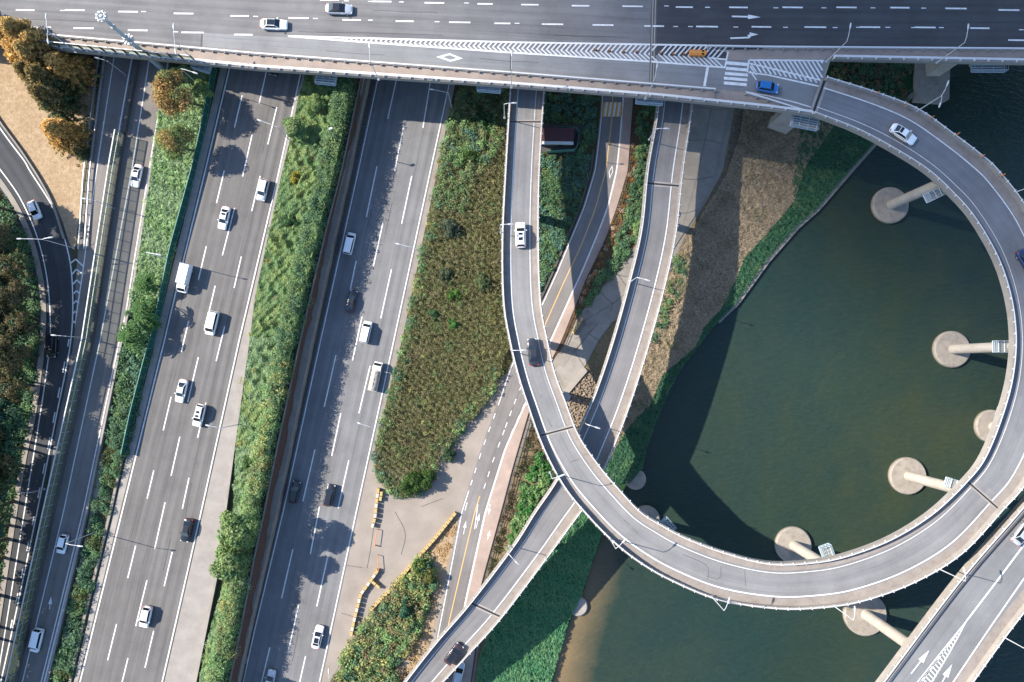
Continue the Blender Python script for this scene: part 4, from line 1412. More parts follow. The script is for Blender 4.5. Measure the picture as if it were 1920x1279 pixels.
# concrete paving slabs with open joints under and beside the ramp; each slab on its own
pv = empty('riverside_paving', tuple(P(1130, 600, -6)))
pv['kind'] = 'structure'


def slabs(rows, mat):
    """rows: list of photo lines (list of points); slabs fill the cells between neighbouring lines."""
    for r in range(len(rows) - 1):
        for k in range(len(rows[r]) - 1):
            c = [rows[r][k], rows[r][k + 1], rows[r + 1][k + 1], rows[r + 1][k]]
            q = np.array([G(x, y, 0.04) for x, y in c]); m = q.mean(0)
            q = m + (q - m) * (1 - 0.07 / np.maximum(np.linalg.norm(q - m, axis=1, keepdims=True), 1))
            q[:, 2] += rgw.uniform(0, 0.03)
            mb = MB(); mb.prism([tuple(a) for a in q], 0.12)
            mb.build('paving_slab', mat, pv)


slabs([[(1237, 430), (1195, 462), (1158, 514), (1122, 546), (1098, 581)], [(1262, 470), (1220, 520), (1180, 545), (1148, 570), (1112, 592)], [(1240, 508), (1205, 545), (1172, 590), (1140, 610), (1092, 606)]], M['conc_grey'])
slabs([[(1150, 583), (1128, 600), (1104, 625), (1080, 655), (1056, 690)], [(1112, 590), (1094, 612), (1076, 636), (1060, 658), (1040, 678)]], M['conc_grey'])
slabs([[(1176, 556), (1150, 582)], [(1152, 598), (1128, 600)], [(1122, 638), (1104, 626)], [(1096, 688), (1078, 660)], [(1062, 728), (1042, 690)]], M['conc'])
slabs([[(1300, 130), (1297, 200), (1285, 265), (1272, 335), (1258, 400), (1240, 460)], [(1335, 130), (1333, 205), (1322, 262), (1305, 338), (1288, 400), (1262, 468)], [(1368, 130), (1366, 205), (1352, 270), (1340, 330), (1312, 392), (1280, 440)]], M['conc_grey'])
q = P(np.array([1096, 1058, 1030]), np.array([690, 735, 757]), -4.9); mb = MB(); mb.bar(q, normals(q), -0.2, 0.9, -0.8, 0.25)
tag(mb.build('paving_kerb', M['conc']), 'broad tan kerb between the paved apron and the stony slope', 'kerb')


# stones: rip-rap slope and the belt of loose rock at the foot of the paving
def stones(name, polypx, n, r0, r1, mat, label, dz=0.0):
    g = np.random.default_rng(11)
    a = np.array(polypx, float); lo, hi = a.min(0), a.max(0)
    mb = MB(); k = 0
    while k < n:
        x, y = g.uniform(lo[0], hi[0]), g.uniform(lo[1], hi[1])
        if not inside(a, x, y): continue
        c = G(x, y, dz); r = g.uniform(r0, r1)
        m = len(mb.v); ph = g.uniform(0, 6)
        for j in range(6):
            an = ph + j * math.pi / 3; rr = r * g.uniform(0.75, 1.1)
            mb.v.append((c[0] + rr * math.cos(an), c[1] + rr * math.sin(an), c[2] - 0.1))
            mb.v.append((c[0] + rr * 0.6 * math.cos(an), c[1] + rr * 0.6 * math.sin(an), c[2] + r * g.uniform(0.5, 0.9)))
        for j in range(6):
            j2 = (j + 1) % 6
            mb.f.append((m + 2 * j, m + 2 * j2, m + 2 * j2 + 1, m + 2 * j + 1)); mb.uv.append(None)
        mb.f.append(tuple(m + 2 * j + 1 for j in range(6))); mb.uv.append(None)
        k += 1
    o = mb.build(name, mat)
    tag(o, label, 'stones', kind='stuff')


def inside(a, x, y):
    j = len(a) - 1; c = False
    for i in range(len(a)):
        if ((a[i][1] > y) != (a[j][1] > y)) and (x < (a[j][0] - a[i][0]) * (y - a[i][1]) / (a[j][1] - a[i][1] + 1e-12) + a[i][0]):
            c = not c
        j = i
    return c


stones('stone_slope', [(1090, 697), (1128, 706), (1106, 770), (1084, 800), (1064, 800), (1052, 740)], 620, 0.2, 0.42, M['stone'], 'brown rubble slope between the loop and the river ramp')
stones('rip_rap', [(1382, 200), (1405, 205), (1392, 290), (1352, 380), (1300, 460), (1262, 520), (1252, 500), (1325, 388), (1360, 320)], 900, 0.15, 0.36, M['riprap'], 'band of loose grey rocks between the concrete apron and the dry bank')

# ------------------------------------------------------------------ yellow barrier blocks on the lot: each block can be lifted away
by = MB(); by.box((0, 0, 0), 0.985, 0.62, 0.95, 0, 0.86); my = by.mesh('barrier_block', M['plastic_y'])
bw = MB(); bw.box((0, 0, 0), 0.985, 0.62, 0.95, 0, 0.86); mw = bw.mesh('barrier_block', M['plastic_w'])
sm_ = MB(); sm_.box((0, 0.30, 0.22), 0.3, 0.03, 0.42); sm_.box((0, -0.30, 0.22), 0.3, 0.03, 0.42); sy = sm_.mesh('stripe', M['plastic_k'])


ORD = ['first', 'second', 'third', 'fourth', 'fifth', 'sixth', 'seventh', 'eighth', 'ninth', 'tenth', 'eleventh', 'twelfth', 'thirteenth', 'fourteenth', 'fifteenth', 'sixteenth', 'seventeenth', 'eighteenth', 'nineteenth', 'twentieth'] + ['twenty-' + q for q in ('first', 'second', 'third', 'fourth', 'fifth', 'sixth', 'seventh', 'eighth', 'ninth')] + ['thirtieth', 'thirty-first', 'thirty-second']


def block_row(pts, label, group, alt=True, step=1.0):
    q = resample(np.array([G(x, y, 0.04) for x, y in pts]), step=step)
    for i in range(len(q) - 1):
        d = q[i + 1] - q[i]; c = (q[i] + q[i + 1]) / 2
        o = bpy.data.objects.new('barrier_block', mw if (alt and i % 2) else my); COL.objects.link(o)
        o.location = c; o.rotation_euler = (0, 0, math.atan2(d[1], d[0]) + rgw.normal(0, 0.03))
        tag(o, label % (('white' if (alt and i % 2) else 'yellow'), ORD[i]), 'barrier block', group)
        s = bpy.data.objects.new('stripe', sy); COL.objects.link(s); s.parent = o


block_row([(711, 914), (707, 945), (705, 968), (699, 988)], '%s plastic block, %s from the thicket in the short row', 'barrier blocks at the tip of the thicket')
block_row([(717, 920), (714, 938)], '%s spare block, %s from the thicket beside the short row', 'spare barrier blocks', False)
block_row([(855, 960), (820, 1004), (786, 1042), (760, 1072), (735, 1102), (712, 1125), (696, 1142)], '%s plastic block, %s from the river road in the long row', 'barrier blocks along the bush island', False)
block_row([(710, 1067), (697, 1086), (678, 1112), (671, 1140), (664, 1168), (660, 1190)], '%s plastic block, %s from the barrier pole in the kinked row', 'barrier blocks facing the carriageway')
block_row([(699, 1088), (713, 1100)], '%s striped block, %s in the crosswise pair between the rows', 'crosswise blocks', False)
block_row([(1092, 596), (1086, 606), (1079, 617), (1073, 626)], '%s block, %s from the hedge end beside the paved apron', 'blocks beside the apron', False, 1.15)
for (a, b, lb) in (((708, 992), (704, 1022), 'thin orange barrier pole lying open north of the gap in the blocks'), ((709, 1040), (711, 1066), 'thin orange barrier pole south of the gap in the blocks')):
    q = np.array([G(*a, 0.9), G(*b, 0.9)])
    mb = MB(); mb.tube([tuple(q[0]), tuple(q[1])], 0.07, 6)
    mb.box((q[1][0], q[1][1], q[1][2] - 0.9), 0.2, 0.2, 0.95); mb.box((q[0][0], q[0][1], q[0][2] - 0.9), 0.1, 0.1, 0.95)
    tag(mb.build('barrier_pole', M['plastic_o']), lb, 'barrier pole')

# crash cushion and orange markers at the gore on the bridge
mb = MB()
a, b = P(1292, 101.5, zb(1300)), P(1318, 102.5, zb(1300))
q = np.stack([a, b]); mb.bar(q, normals(q), -0.5, 0.5, 0.05, 0.85)
cc = empty('crash_cushion', tuple(a)); tag(cc, 'long orange crash cushion on the white hatching of the bridge', 'crash cushion')
mb.build('body', M['plastic_o'], cc)
mb = MB(); mb.tube([(b[0], b[1], b[2] + 0.05), (b[0], b[1], b[2] + 0.85)], 0.55, 12); mb.build('nose', M['plastic_o'], cc)
mb = MB(); q2 = q.copy(); mb.bar(q2, normals(q2), -0.1, 0.1, 0.86, 0.93); mb.build('top_rib', M['orange'], cc)
mk = MB(); mk.tube([(0, 0, 0), (0, 0, 0.75)], [0.13, 0.09], 8); mkm = mk.mesh('pole', M['plastic_o'])
mk2 = MB(); mk2.tube([(0, 0, 0), (0, 0, 0.08)], [0.3, 0.26], 10); mkb = mk2.mesh('foot', M['rubber'])
for i, (x, y) in enumerate(((1117, 94), (1143, 96), (1170, 98), (1194, 98), (1239, 100.5), (1262, 102), (1282, 102))):
    r = empty('delineator_post', tuple(P(x, y, zb(x) + 0.05)))
    tag(r, 'small orange delineator post on the bridge hatching, %s from the narrow end' % ['first', 'second', 'third', 'fourth', 'fifth', 'sixth', 'seventh'][i], 'delineator', 'delineators on the bridge gore')
    link('pole', mkm, None, r, True); link('foot', mkb, None, r, True)
for i, (x, y) in enumerate(((1642, 176), (1697, 199), (1744, 222), (1792, 253), (1838, 294), (1876, 330))):
    k = loopD.near(x, y); q = loopD.point(k, 0.0)
    c = Vector(P(x, y, q.z + 0.9))
    r = empty('curve_marker', tuple(c))
    tag(r, 'orange curve marker on the outer loop parapet, ' + ['nearest the bridge', 'second from the bridge', 'third from the bridge', 'fourth from the bridge, above dark water', 'fifth from the bridge', 'farthest from the bridge along the curve'][i], 'curve marker', 'orange markers on the outer loop parapet')
    mb = MB(); mb.box((0, 0, 0.1), 0.55, 0.12, 0.9, 0.6); link('board', mb.mesh('board', M['plastic_o']), None, r, True)
    mb = MB(); mb.tube([(0, 0, -0.4), (0, 0, 0.3)], 0.06, 6); link('bracket', mb.mesh('bracket', M['steel_dark']), None, r, True)

# utility hut in the shaded triangle
h0 = float(ground_z(1045, 262))
cx = [(1014, 250), (1074, 248), (1073, 276), (1014, 274)]
hut = empty('utility_hut', tuple(G(1045, 262)))
tag(hut, 'small hut with a dark maroon roof in the shade below the bridge', 'hut')
q = np.array([P(x, y, h0) for x, y in ((1006, 248), (1073, 250), (1071, 274), (1006, 273))])
mb = MB(); mb.prism([tuple(a) for a in q], 2.7); mb.build('wall', M['conc_old'], hut)
m = q.mean(0); q2 = m + (q - m) * 1.06; q2[:, 2] = h0 + 2.7
mb = MB(); mb.prism([tuple(a) for a in q2], 0.22); rf = mb.build('roof', M['maroon'], hut)
d = q2[2] - q2[3]; e = np.stack([q2[3], q2[2]]); mb = MB(); mb.bar(e, normals(e), -0.55, 0.06, 0.02, 0.30); mb.build('eave', M['steel_white'], hut)
e = np.stack([(q[3] + q[2]) / 2 + d * 0.1, (q[3] + q[2]) / 2 + d * 0.24]); mb = MB(); mb.bar(e, normals(e), -0.06, 0.0, 0.0, 2.1); mb.build('door', M['steel_dark'], hut)
sheet('hut_yard', [(1006, 229), (1096, 234), (1080, 287), (1006, 284)], M['conc_dark'], 0.03, kind='structure')
hf = empty('yard_fence', tuple(G(1083, 262)))
tag(hf, 'bright green mesh fence round the yard of the small maroon hut', 'fence')
pp = resample(np.array([G(x, y, 0) for x, y in ((1040, 243), (1085, 244), (1081, 284), (1025, 288))]), step=1.5)
n = normals(pp)
for i in range(len(pp) - 1):
    mb = MB(); mb.bar(pp[i:i + 2], n[i:i + 2], -0.03, 0.03, 0.05, 1.8); mb.build('mesh_panel', M['greenrail'], hf)
    mb = MB(); mb.box(tuple(pp[i]), 0.1, 0.1, 1.9); mb.build('post', M['greenrail'], hf)

# ------------------------------------------------------------------ street lamps


def lamp(label, base, z, h, arms, group, mat=None, r=0.08):
    """Lamp post: arms is a list of (world angle, length)."""
    b = P(*base, z)
    t = empty('street_lamp', tuple(b))
    tag(t, label, 'street lamp', group)
    mat = mat or M['lampwhite']
    mb = MB(); mb.tube([(0, 0, 0), (0, 0, h * 0.5), (0, 0, h)], [r * 1.25, r, r * 0.75], 8); link('pole', mb.mesh('pole', mat), None, t, True)
    mb = MB(); mb.box((0, 0, 0), 0.42, 0.42, 0.12); link('base_plate', mb.mesh('base_plate', M['steel']), None, t, True)
    for an, L in arms:
        dx, dy = math.cos(an), math.sin(an)
        mb = MB(); mb.tube([(0, 0, h - 0.1), (dx * L * 0.4, dy * L * 0.4, h + 0.35), (dx * L, dy * L, h + 0.5)], [r * 0.8, r * 0.75, r * 0.65], 6)
        am = link('arm', mb.mesh('arm', mat), None, t, True)
        mb = MB()
        for rr, zz in ((0.12, 0.12), (0.2, 0.02), (0.17, -0.08)):
            pass
        p0 = (dx * (L - 0.15), dy * (L - 0.15), h + 0.5); p1 = (dx * (L + 0.35), dy * (L + 0.35), h + 0.53); p2 = (dx * (L + 0.95), dy * (L + 0.95), h + 0.5)
        mb.tube([p0, p1, p2], [0.08, 0.17, 0.11], 8)
        link('lamp_head', mb.mesh('lamp_head', M['lampwhite']), None, t, True)
    return t


def pxang(a, b):
    return math.atan2(-(b[1] - a[1]), b[0] - a[0])


LB_ = 'street lamps on the bridge'
for base, top, head, lb, arms in (
        ((142, 97), (78, 50), (78, 15), 'twin-armed lamp on the bridge nearest the orange trees', 2),
        ((366, 115), (316, 73), (316, 36), 'twin-armed lamp on the bridge beside the tall mast', 2),
        ((710, 149), (690, 106), (690, 83), 'single-armed lamp on the bridge sidewalk above the lower carriageway', 1),
        ((959, 164), (959, 126), (960, 101), 'single-armed lamp on the bridge above the end of the loop', 1),
        ((1210, 185), (1223, 150), (1229, 116), 'bridge lamp at the dark expansion joint', 1),
        ((1549, 116), (1590, 72), (1594, 46), 'bridge lamp at the corner where the loop leaves the deck', 1),
        ((1756, 118), (1810, 72), (1813, 47), 'bridge lamp over the footing with the dark puddle', 1)):
    a = pxang(top, head)
    lamp(lb, base, zb(base[0]) + 0.8, 8.2, [(a, 2.2)] + ([(a + math.pi * 1.07, 1.7)] if arms == 2 else []), LB_)
LL = 'street lamps on the loop ramp'
for base, head_from, head, lb, arms in (
        ((1719, 209), (1765, 185), (1770, 172), 'twin-armed loop lamp between two orange markers', 2),
        ((1902, 361), (1940, 345), (1925, 330), 'loop lamp on the outer parapet at the edge of the frame', 1),
        ((1759, 1066), (1803, 1089), (1799, 1072), 'loop lamp leaning over the gap beside the two lane ramp', 1),
        ((1562, 1135), (1600, 1164), (1600, 1143), 'loop lamp whose pole crosses the large pile cap', 1),
        ((1334, 1118), (1357, 1146), (1364, 1126), 'loop lamp on the southern curve above the olive water', 1),
        ((1143, 1009), (1153, 1033), (1168, 1017), 'loop lamp next to the dark green bank casting a long angled shadow', 1)):
    k = loopD.near(*base)
    a = pxang(head_from, head)
    lamp(lb, base, loopD.zat(*base) + 0.7, 7.6, [(a, 1.7)] + ([(a + math.pi, 1.6)] if arms == 2 else []), LL)
for base, a, lb in (((1031, 886), 0.35, 'loop lamp where the loop crosses over the river ramp'), ((961, 659), 0.0, 'loop lamp beside the dark saloon'), ((939, 436), 0.0, 'loop lamp beside the white estate car'), ((946, 221), 0.0, 'loop lamp just south of the bridge')):
    lamp(lb, base, loopD.zat(*base) + 0.7, 7.2, [(a, 1.5)], LL)
LR = 'street lamps on the river ramp'
for base, a, lb in (((1217, 262), -0.05, 'river ramp lamp nearest the bridge'), ((1183, 528), -0.3, 'river ramp lamp at the bend above the paved apron'), ((1094, 791), -0.3, 'river ramp lamp in the shade of the loop'), ((955, 1024), -0.75, 'river ramp lamp south of the loop, over the green patch')):
    lamp(lb, base, ramp2D.zat(*base) + 0.7, 6.2, [(a, 1.6)], LR)
lamp('lamp on the outer parapet of the two lane ramp over dark water', (1879, 1193), ramp3D.zat(1879, 1193) + 0.6, 8.5, [(2.4, 2.0)], 'street lamps on the two lane ramp')
LE = 'street lamps along the expressway'
for base, z, h, top, head, lb in (
        ((378, 164), 0, 9.0, (340, 134), (374, 146), 'expressway lamp beside the orange tree under the bridge'),
        ((548, 268), 0, 9.5, (511, 231), (476, 219), 'expressway lamp at the top of the planted strip'),
        ((320, 488), 0, 9.5, (266, 471), (297, 477), 'lamp in the pale green bed by the green fence'),
        ((138, 465), 0, 9.5, (94, 453), (118, 450), 'twin-headed lamp at the tip of the white gore chevrons'),
        ((214, 391), 0, 6.5, (178, 376), (160, 373), 'lamp by the noise barrier near the start of the clear panes'),
        ((236, 141), 0, 6.5, (214, 120), (200, 117), 'lamp between the two narrow roads in the bridge shade'),
        ((158, 633), 0, 6.0, (138, 629), (114, 627), 'lamp reaching over the shaded curved ramp'),
        ((84, 917), 0, 4.0, (70, 932), (47, 930), 'lamp over the dark ramp below the forest edge'),
        ((180, 997), 0, 9.5, (119, 1021), (155, 1025), 'lamp over the small white car with the red tail'),
        ((452, 795), 0, 9.5, (404, 806), (376, 800), 'lamp reaching over the white car from the planted strip'),
        ((848, 206), Z2, 9.0, (840, 172), (804, 166), 'lower carriageway lamp just south of the bridge'),
        ((791, 480), Z2, 9.0, (776, 469), (738, 460), 'lower carriageway lamp halfway along the big thicket'),
        ((721, 797), Z2, 9.0, (701, 808), (666, 796), 'lower carriageway lamp near the tan lorry'),
        ((640, 1241), Z2, 9.0, (608, 1256), (607, 1229), 'lower carriageway lamp by the gravel lot and bush island')):
    a = pxang(top, head)
    L = np.linalg.norm(P(*top, h + z)[:2] - P(*head, h + z)[:2])
    t = lamp(lb, base, z, h, [(a, max(1.4, L - 1.0))] + ([(math.pi, 3.6)] if head == (118, 450) else []), LE)
# camera pole in the planted strip
b = P(634, 264, 0.0); t = empty('camera_pole', tuple(b)); tag(t, 'thin pole with two white traffic cameras standing in the bushes of the planted strip', 'camera pole')
mb = MB(); mb.tube([(0, 0, 0), (0, 0, 7.0)], [0.1, 0.08], 8); link('pole', mb.mesh('pole', M['steel']), None, t, True)
for z, dx in ((6.8, 0.5), (0.6, 0.35)):
    mb = MB(); mb.box((dx * 0.6, 0.1, z), 0.7, 0.35, 0.35, 0.4); link('camera_box', mb.mesh('camera_box', M['steel_white']), None, t, True)
# tall lighting mast
b = P(303, 128, 0.0); t = empty('lighting_mast', tuple(b)); tag(t, 'very tall pale blue lighting mast rising past the bridge, with a lantern ring on top', 'lighting mast')
mr0 = np.hypot(303 - 960, 128 - 692); mr1 = np.hypot(176 - 960, 38 - 692)
hm = CAMH * (1 - mr0 / mr1)
mb = MB(); mb.tube([(0, 0, 0), (0, 0, hm * .5), (0, 0, hm)], [0.55, 0.42, 0.26], 14); link('pole', mb.mesh('pole', M['steel_blue']), None, t, True)
for f_, rr in ((0.30, 0.62), (0.62, 0.5), (0.80, 0.42)):
    mb = MB(); mb.tube([(0, 0, hm * f_), (0, 0, hm * f_ + 0.5)], rr, 14); link('collar', mb.mesh('collar', M['steel']), None, t, True)
for j in range(9):
    an = j * 2 * math.pi / 9
    mb = MB(); mb.tube([(0.2 * math.cos(an), 0.2 * math.sin(an), hm * 0.58), (0.9 * math.cos(an), 0.9 * math.sin(an), hm * 0.58)], 0.07, 5)
    mb.box((0.9 * math.cos(an), 0.9 * math.sin(an), hm * 0.575), 0.4, 0.35, 0.35, an); link('floodlight', mb.mesh('floodlight', M['steel']), None, t, True)
    mb = MB(); mb.tube([(0.2 * math.cos(an), 0.2 * math.sin(an), hm * 0.985), (0.75 * math.cos(an), 0.75 * math.sin(an), hm * 0.985)], 0.05, 5)
    mb.box((0.85 * math.cos(an), 0.85 * math.sin(an), hm * 0.975), 0.4, 0.32, 0.35, an); link('floodlight', mb.mesh('floodlight', M['steel_white']), None, t, True)
mb = MB(); ring = [(0.75 * math.cos(a), 0.75 * math.sin(a), hm) for a in np.linspace(0, 2 * math.pi, 25)]; mb.tube(ring, 0.07, 5); link('ring', mb.mesh('ring', M['steel_white']), None, t, True)
# tar patches, sealed cracks and joints on the carriageways (flat repairs in the surface)
M['tar'] = plain('tar_repair', (0.045, 0.045, 0.047), 0.8, 0.0, 0.25, 2.0)
M['patch'] = asphalt('asphalt_patch', (0.105, 0.104, 0.105), 1.1, 0.0)


def repair(parent, pts, zf, dz, mat='patch', name='repair_patch'):
    q = [tuple(P(x, y, zf(x, y) if callable(zf) else zf)) for x, y in pts]
    mb = MB(); mb.poly(q, dz); return mb.build(name, M[mat], parent)


def seam(parent, pts, zf, dz, w=0.07, name='sealed_crack'):
    p = track(pts, zf, 1.0)
    p[:, :2] += np.convolve(rgw.normal(0, 0.10, len(p) + 4), np.ones(5) / 5, 'valid')[:, None]
    return stripe(parent, p, w, M['tar'], dz, name)


lz = lambda x, y: loopD.zat(x, y)
for pts in ([(1280, 1040), (1325, 1060), (1328, 1085)], [(1325, 1080), (1350, 1085), (1352, 1058)], [(1170, 975), (1196, 1000)], [(1395, 1062), (1398, 1100)], [(1060, 870), (1085, 862)], [(1015, 740), (1020, 770), (1035, 800)]):
    seam(loop, pts, lz, 0.045)
for pts in ([(703, 962), (700, 990), (694, 1030), (688, 1066)], [(740, 960), (760, 1000), (752, 1040)], [(650, 1060), (680, 1064)], [(640, 1150), (662, 1156)], [(790, 950), (830, 935)]):
    seam(lot, pts, Z2, 0.05, 0.09)
for pts in ([(300, 590), (312, 595)], [(360, 905), (352, 940), (345, 985)], [(420, 560), (408, 600), (398, 650)], [(320, 1010), (306, 1070)], [(500, 240), (492, 290)], [(260, 950), (245, 1010)]):
    seam(r1, pts, 0.04, 0.012)
for pts in ([(700, 380), (690, 420), (679, 470)], [(735, 380), (722, 440)], [(640, 800), (628, 850)], [(560, 1180), (548, 1240)], [(690, 600), (680, 650)], [(600, 930), (590, 985), (578, 1030)]):
    seam(r2, pts, Z2 + 0.04, 0.012)
for pts in ([(30, 36), (120, 38), (230, 42)], [(560, 60), (690, 62), (830, 66)], [(700, 20), (820, 24)], [(1040, 66), (1180, 70)], [(900, 110), (1010, 118)], [(610, 96), (720, 104)]):
    seam(bridge, pts, zb, 0.04)
# ------------------------------------------------------------------ vehicles
PAINT = dict(
    white=carpaint('car_white', (0.80, 0.80, 0.79)), silver=carpaint('car_silver', (0.50, 0.52, 0.54), 0.4), black=carpaint('car_black', (0.012, 0.013, 0.016)),
    dark=carpaint('car_dark_grey', (0.035, 0.038, 0.045), 0.3), blue=carpaint('car_blue', (0.010, 0.13, 0.36)), navy=carpaint('car_navy', (0.012, 0.028, 0.085)),
    maroon=carpaint('car_dark_maroon', (0.045, 0.028, 0.030), 0.2), orange=carpaint('car_orange', (0.70, 0.36, 0.12)))
MC = {}


def cached(key, fn):
    if key not in MC:
        MC[key] = fn()
    return MC[key]


def body_mesh(st, mat, name='body'):
    """st: stations (x, half width, z low, z shoulder) from nose to tail."""
    mb = MB(); R = 12
    for x, hw, z0, z1 in st:
        prof = [(-0.86, z0), (-1.0, z0 + (z1 - z0) * 0.22), (-1.0, z0 + (z1 - z0) * 0.62), (-0.93, z0 + (z1 - z0) * 0.9), (-0.78, z1), (-0.3, z1 + 0.035), (0.3, z1 + 0.035), (0.78, z1), (0.93, z0 + (z1 - z0) * 0.9), (1.0, z0 + (z1 - z0) * 0.62), (1.0, z0 + (z1 - z0) * 0.22), (0.86, z0)]
        for y, z in prof: mb.v.append((x, y * hw, z))
    for i in range(len(st) - 1):
        for j in range(R):
            k = (j + 1) % R
            mb.f.append((R * i + j, R * i + k, R * i + R + k, R * i + R + j)); mb.uv.append(None)
    mb.f.append(tuple(range(R))[::-1]); mb.f.append(tuple(R * (len(st) - 1) + j for j in range(R))); mb.uv += [None, None]
    m = mb.mesh(name, mat, True)
    return m


def cabin(c):
    """Corner points of the glasshouse: bottom and top rectangles."""
    bf, br, bz, bw, tf, tr, tz, tw = c
    B = [(bf, bw * 0.9, bz), (bf, -bw * 0.9, bz), (br, -bw * 0.94, bz), (br, bw * 0.94, bz)]
    T = [(tf, tw, tz), (tf, -tw, tz), (tr, -tw * 0.95, tz), (tr, tw * 0.95, tz)]
    return [Vector(v) for v in B], [Vector(v) for v in T]


def panel(a, b, c, d, out, inset=0.06, t=0.012):
    """Glass panel slightly proud of the face a-b-c-d (outward vector out)."""
    m = (a + b + c + d) / 4
    q = [m + (p - m) * (1 - inset) + out * t for p in (a, b, c, d)]
    mb = MB(); mb.v = [tuple(p) for p in q]; nrm = (q[1] - q[0]).cross(q[2] - q[0])
    f = (0, 1, 2, 3)
    if nrm.dot(out) < 0: f = (3, 2, 1, 0)
    mb.f = [f]; mb.uv = [None]
    return mb


KINDS = {
    'sedan': dict(st=[(2.40, .60, .36, .60), (2.30, .76, .25, .70), (2.05, .87, .2, .77), (1.5, .91, .2, .86), (.95, .92, .2, .93), (-.2, .92, .2, .96), (-1.3, .92, .2, .97), (-1.9, .90, .2, .98), (-2.25, .82, .25, .93), (-2.40, .66, .4, .82)], cab=(1.15, -1.85, .93, .84, .35, -1.05, 1.45, .62), sun=0),
    'suv': dict(st=[(2.30, .66, .4, .72), (2.2, .82, .28, .86), (1.9, .90, .25, .95), (1.3, .93, .25, 1.0), (.9, .94, .25, 1.04), (-.5, .94, .25, 1.06), (-1.6, .94, .25, 1.08), (-2.15, .88, .28, 1.08), (-2.33, .76, .4, 1.0)], cab=(1.2, -2.22, 1.02, .86, .45, -1.85, 1.68, .68), sun=1),
    'hatch': dict(st=[(1.95, .62, .38, .66), (1.85, .78, .26, .78), (1.5, .86, .22, .88), (1.0, .88, .22, .95), (-.5, .88, .22, .98), (-1.5, .87, .22, 1.0), (-1.85, .78, .28, .97), (-1.95, .66, .4, .85)], cab=(1.1, -1.8, .95, .80, .4, -1.45, 1.5, .64), sun=0),
    'van': dict(st=[(2.50, .74, .4, .8), (2.38, .88, .3, .98), (2.0, .95, .28, 1.1), (1.4, .97, .28, 1.14), (-1.5, .97, .28, 1.16), (-2.3, .95, .3, 1.16), (-2.48, .86, .4, 1.08)], cab=(1.85, -2.42, 1.1, .93, 1.15, -2.2, 1.92, .80), sun=0),
}
PLACED = []


def put(name, meshes, loc, rz):
    t = empty(name, loc, rz)
    made = {}
    for pn, me, par in meshes:
        o = link(pn, me, None, made[par] if par else t, True)
        made[pn] = o
    return t


def wheel_mesh():
    mb = MB(); mb.tube([(0, -.11, 0), (0, .11, 0)], .32, 14); return mb.mesh('wheel', M['rubber'])


def rim_mesh():
    mb = MB(); mb.tube([(0, -.116, 0), (0, .116, 0)], .2, 10); return mb.mesh('rim', M['steel'])


def car_parts(kind, colour, roof=None):
    K = KINDS[kind]; mat = PAINT[colour]
    out = [('body', cached(('b', kind, colour), lambda: body_mesh(K['st'], mat)), None)]
    B, T = cabin(K['cab'])

    def roofm():
        mb = MB()
        Ti = T; ze = 0.035
        c = (T[0] + T[1] + T[2] + T[3]) / 4
        mb.v = [tuple(p) for p in B] + [tuple(p) for p in T] + [tuple(c + (p - c) * 0.82 + Vector((0, 0, ze))) for p in T]
        for o in (0, 4):
            for j in range(4):
                k = (j + 1) % 4
                mb.f.append((o + k, o + j, o + 4 + j, o + 4 + k)); mb.uv.append(None)
        mb.f.append((11, 10, 9, 8)); mb.uv.append(None)
        return mb.mesh('cabin', PAINT[roof or colour])
    out.append(('cabin', cached(('c', kind, roof or colour), roofm), None))
    mg = M['carglass']
    out.append(('windscreen', cached(('w', kind), lambda: panel(B[0], B[1], T[1], T[0], Vector((.6, 0, .6)), .05).mesh('windscreen', mg)), None))
    out.append(('rear_window', cached(('r', kind), lambda: panel(B[3], B[2], T[2], T[3], Vector((-.7, 0, .5)), .12).mesh('rear_window', mg)), None))
    out.append(('side_window', cached(('s1', kind), lambda: panel(B[0], B[3], T[3], T[0], Vector((0, .8, .4)), .13).mesh('side_window', mg)), None))
    out.append(('side_window', cached(('s2', kind), lambda: panel(B[1], B[2], T[2], T[1], Vector((0, -.8, .4)), .13).mesh('side_window', mg)), None))
    xs = K['st']; hw = max(s[1] for s in xs); xf, xr = xs[0][0] * .6, xs[-1][0] * .6
    wm = cached('wheel', wheel_mesh); rm = cached('rim', rim_mesh)
    res = []
    fz = xs[1][3]; rz_ = xs[-2][3]

    def lamps(x, hw_, z, y, m, nm):
        mb = MB(); mb.box((x, y, z - .1), .22, .34, .14, 0); return mb.mesh(nm, m)
    for sgn in (1, -1):
        out.append(('headlight', cached(('h', kind, sgn), lambda: lamps(xs[1][0] - .10, 0, fz - .02, sgn * xs[1][1] * .80, M['lampglass'], 'headlight')), None))
        out.append(('tail_light', cached(('t', kind, sgn), lambda: lamps(xs[-2][0] + .0, 0, rz_ - .06, sgn * xs[-2][1] * .80, M['redlamp'], 'tail_light')), None))

        def mir():
            mb = MB(); mb.box((K['cab'][0] - .45, sgn * (hw + .07), K['cab'][2] + .0), .16, .24, .15); return mb.mesh('mirror', mat)
        out.append(('mirror', cached(('m', kind, colour, sgn), mir), None))
    return out, (xf, xr, hw, wm, rm)


def vehicle(name, kind, colour, px, d, z, label, cat='car', group=None, roof=None, scale=1.0, extra=None, pitch=None):
    zz = z + 0.6
    c = P(*px, zz); rz = math.atan2(-d[1], d[0])
    t = empty(name, (c[0], c[1], z + 0.03), rz)
    tag(t, label, cat, group)
    parts, (xf, xr, hw, wm, rm) = car_parts(kind, colour, roof)
    for pn, me, par in parts:
        link(pn, me, None, t, True)
    for x in (xf, xr):
        for sgn in (1, -1):
            w = link('wheel', wm, None, t, True); w.location = (x, sgn * (hw - .1), .32)
            link('rim', rm, None, w, True)
    if extra: extra(t, kind)
    t.scale = (scale,) * 3
    PLACED.append(t)
    return t


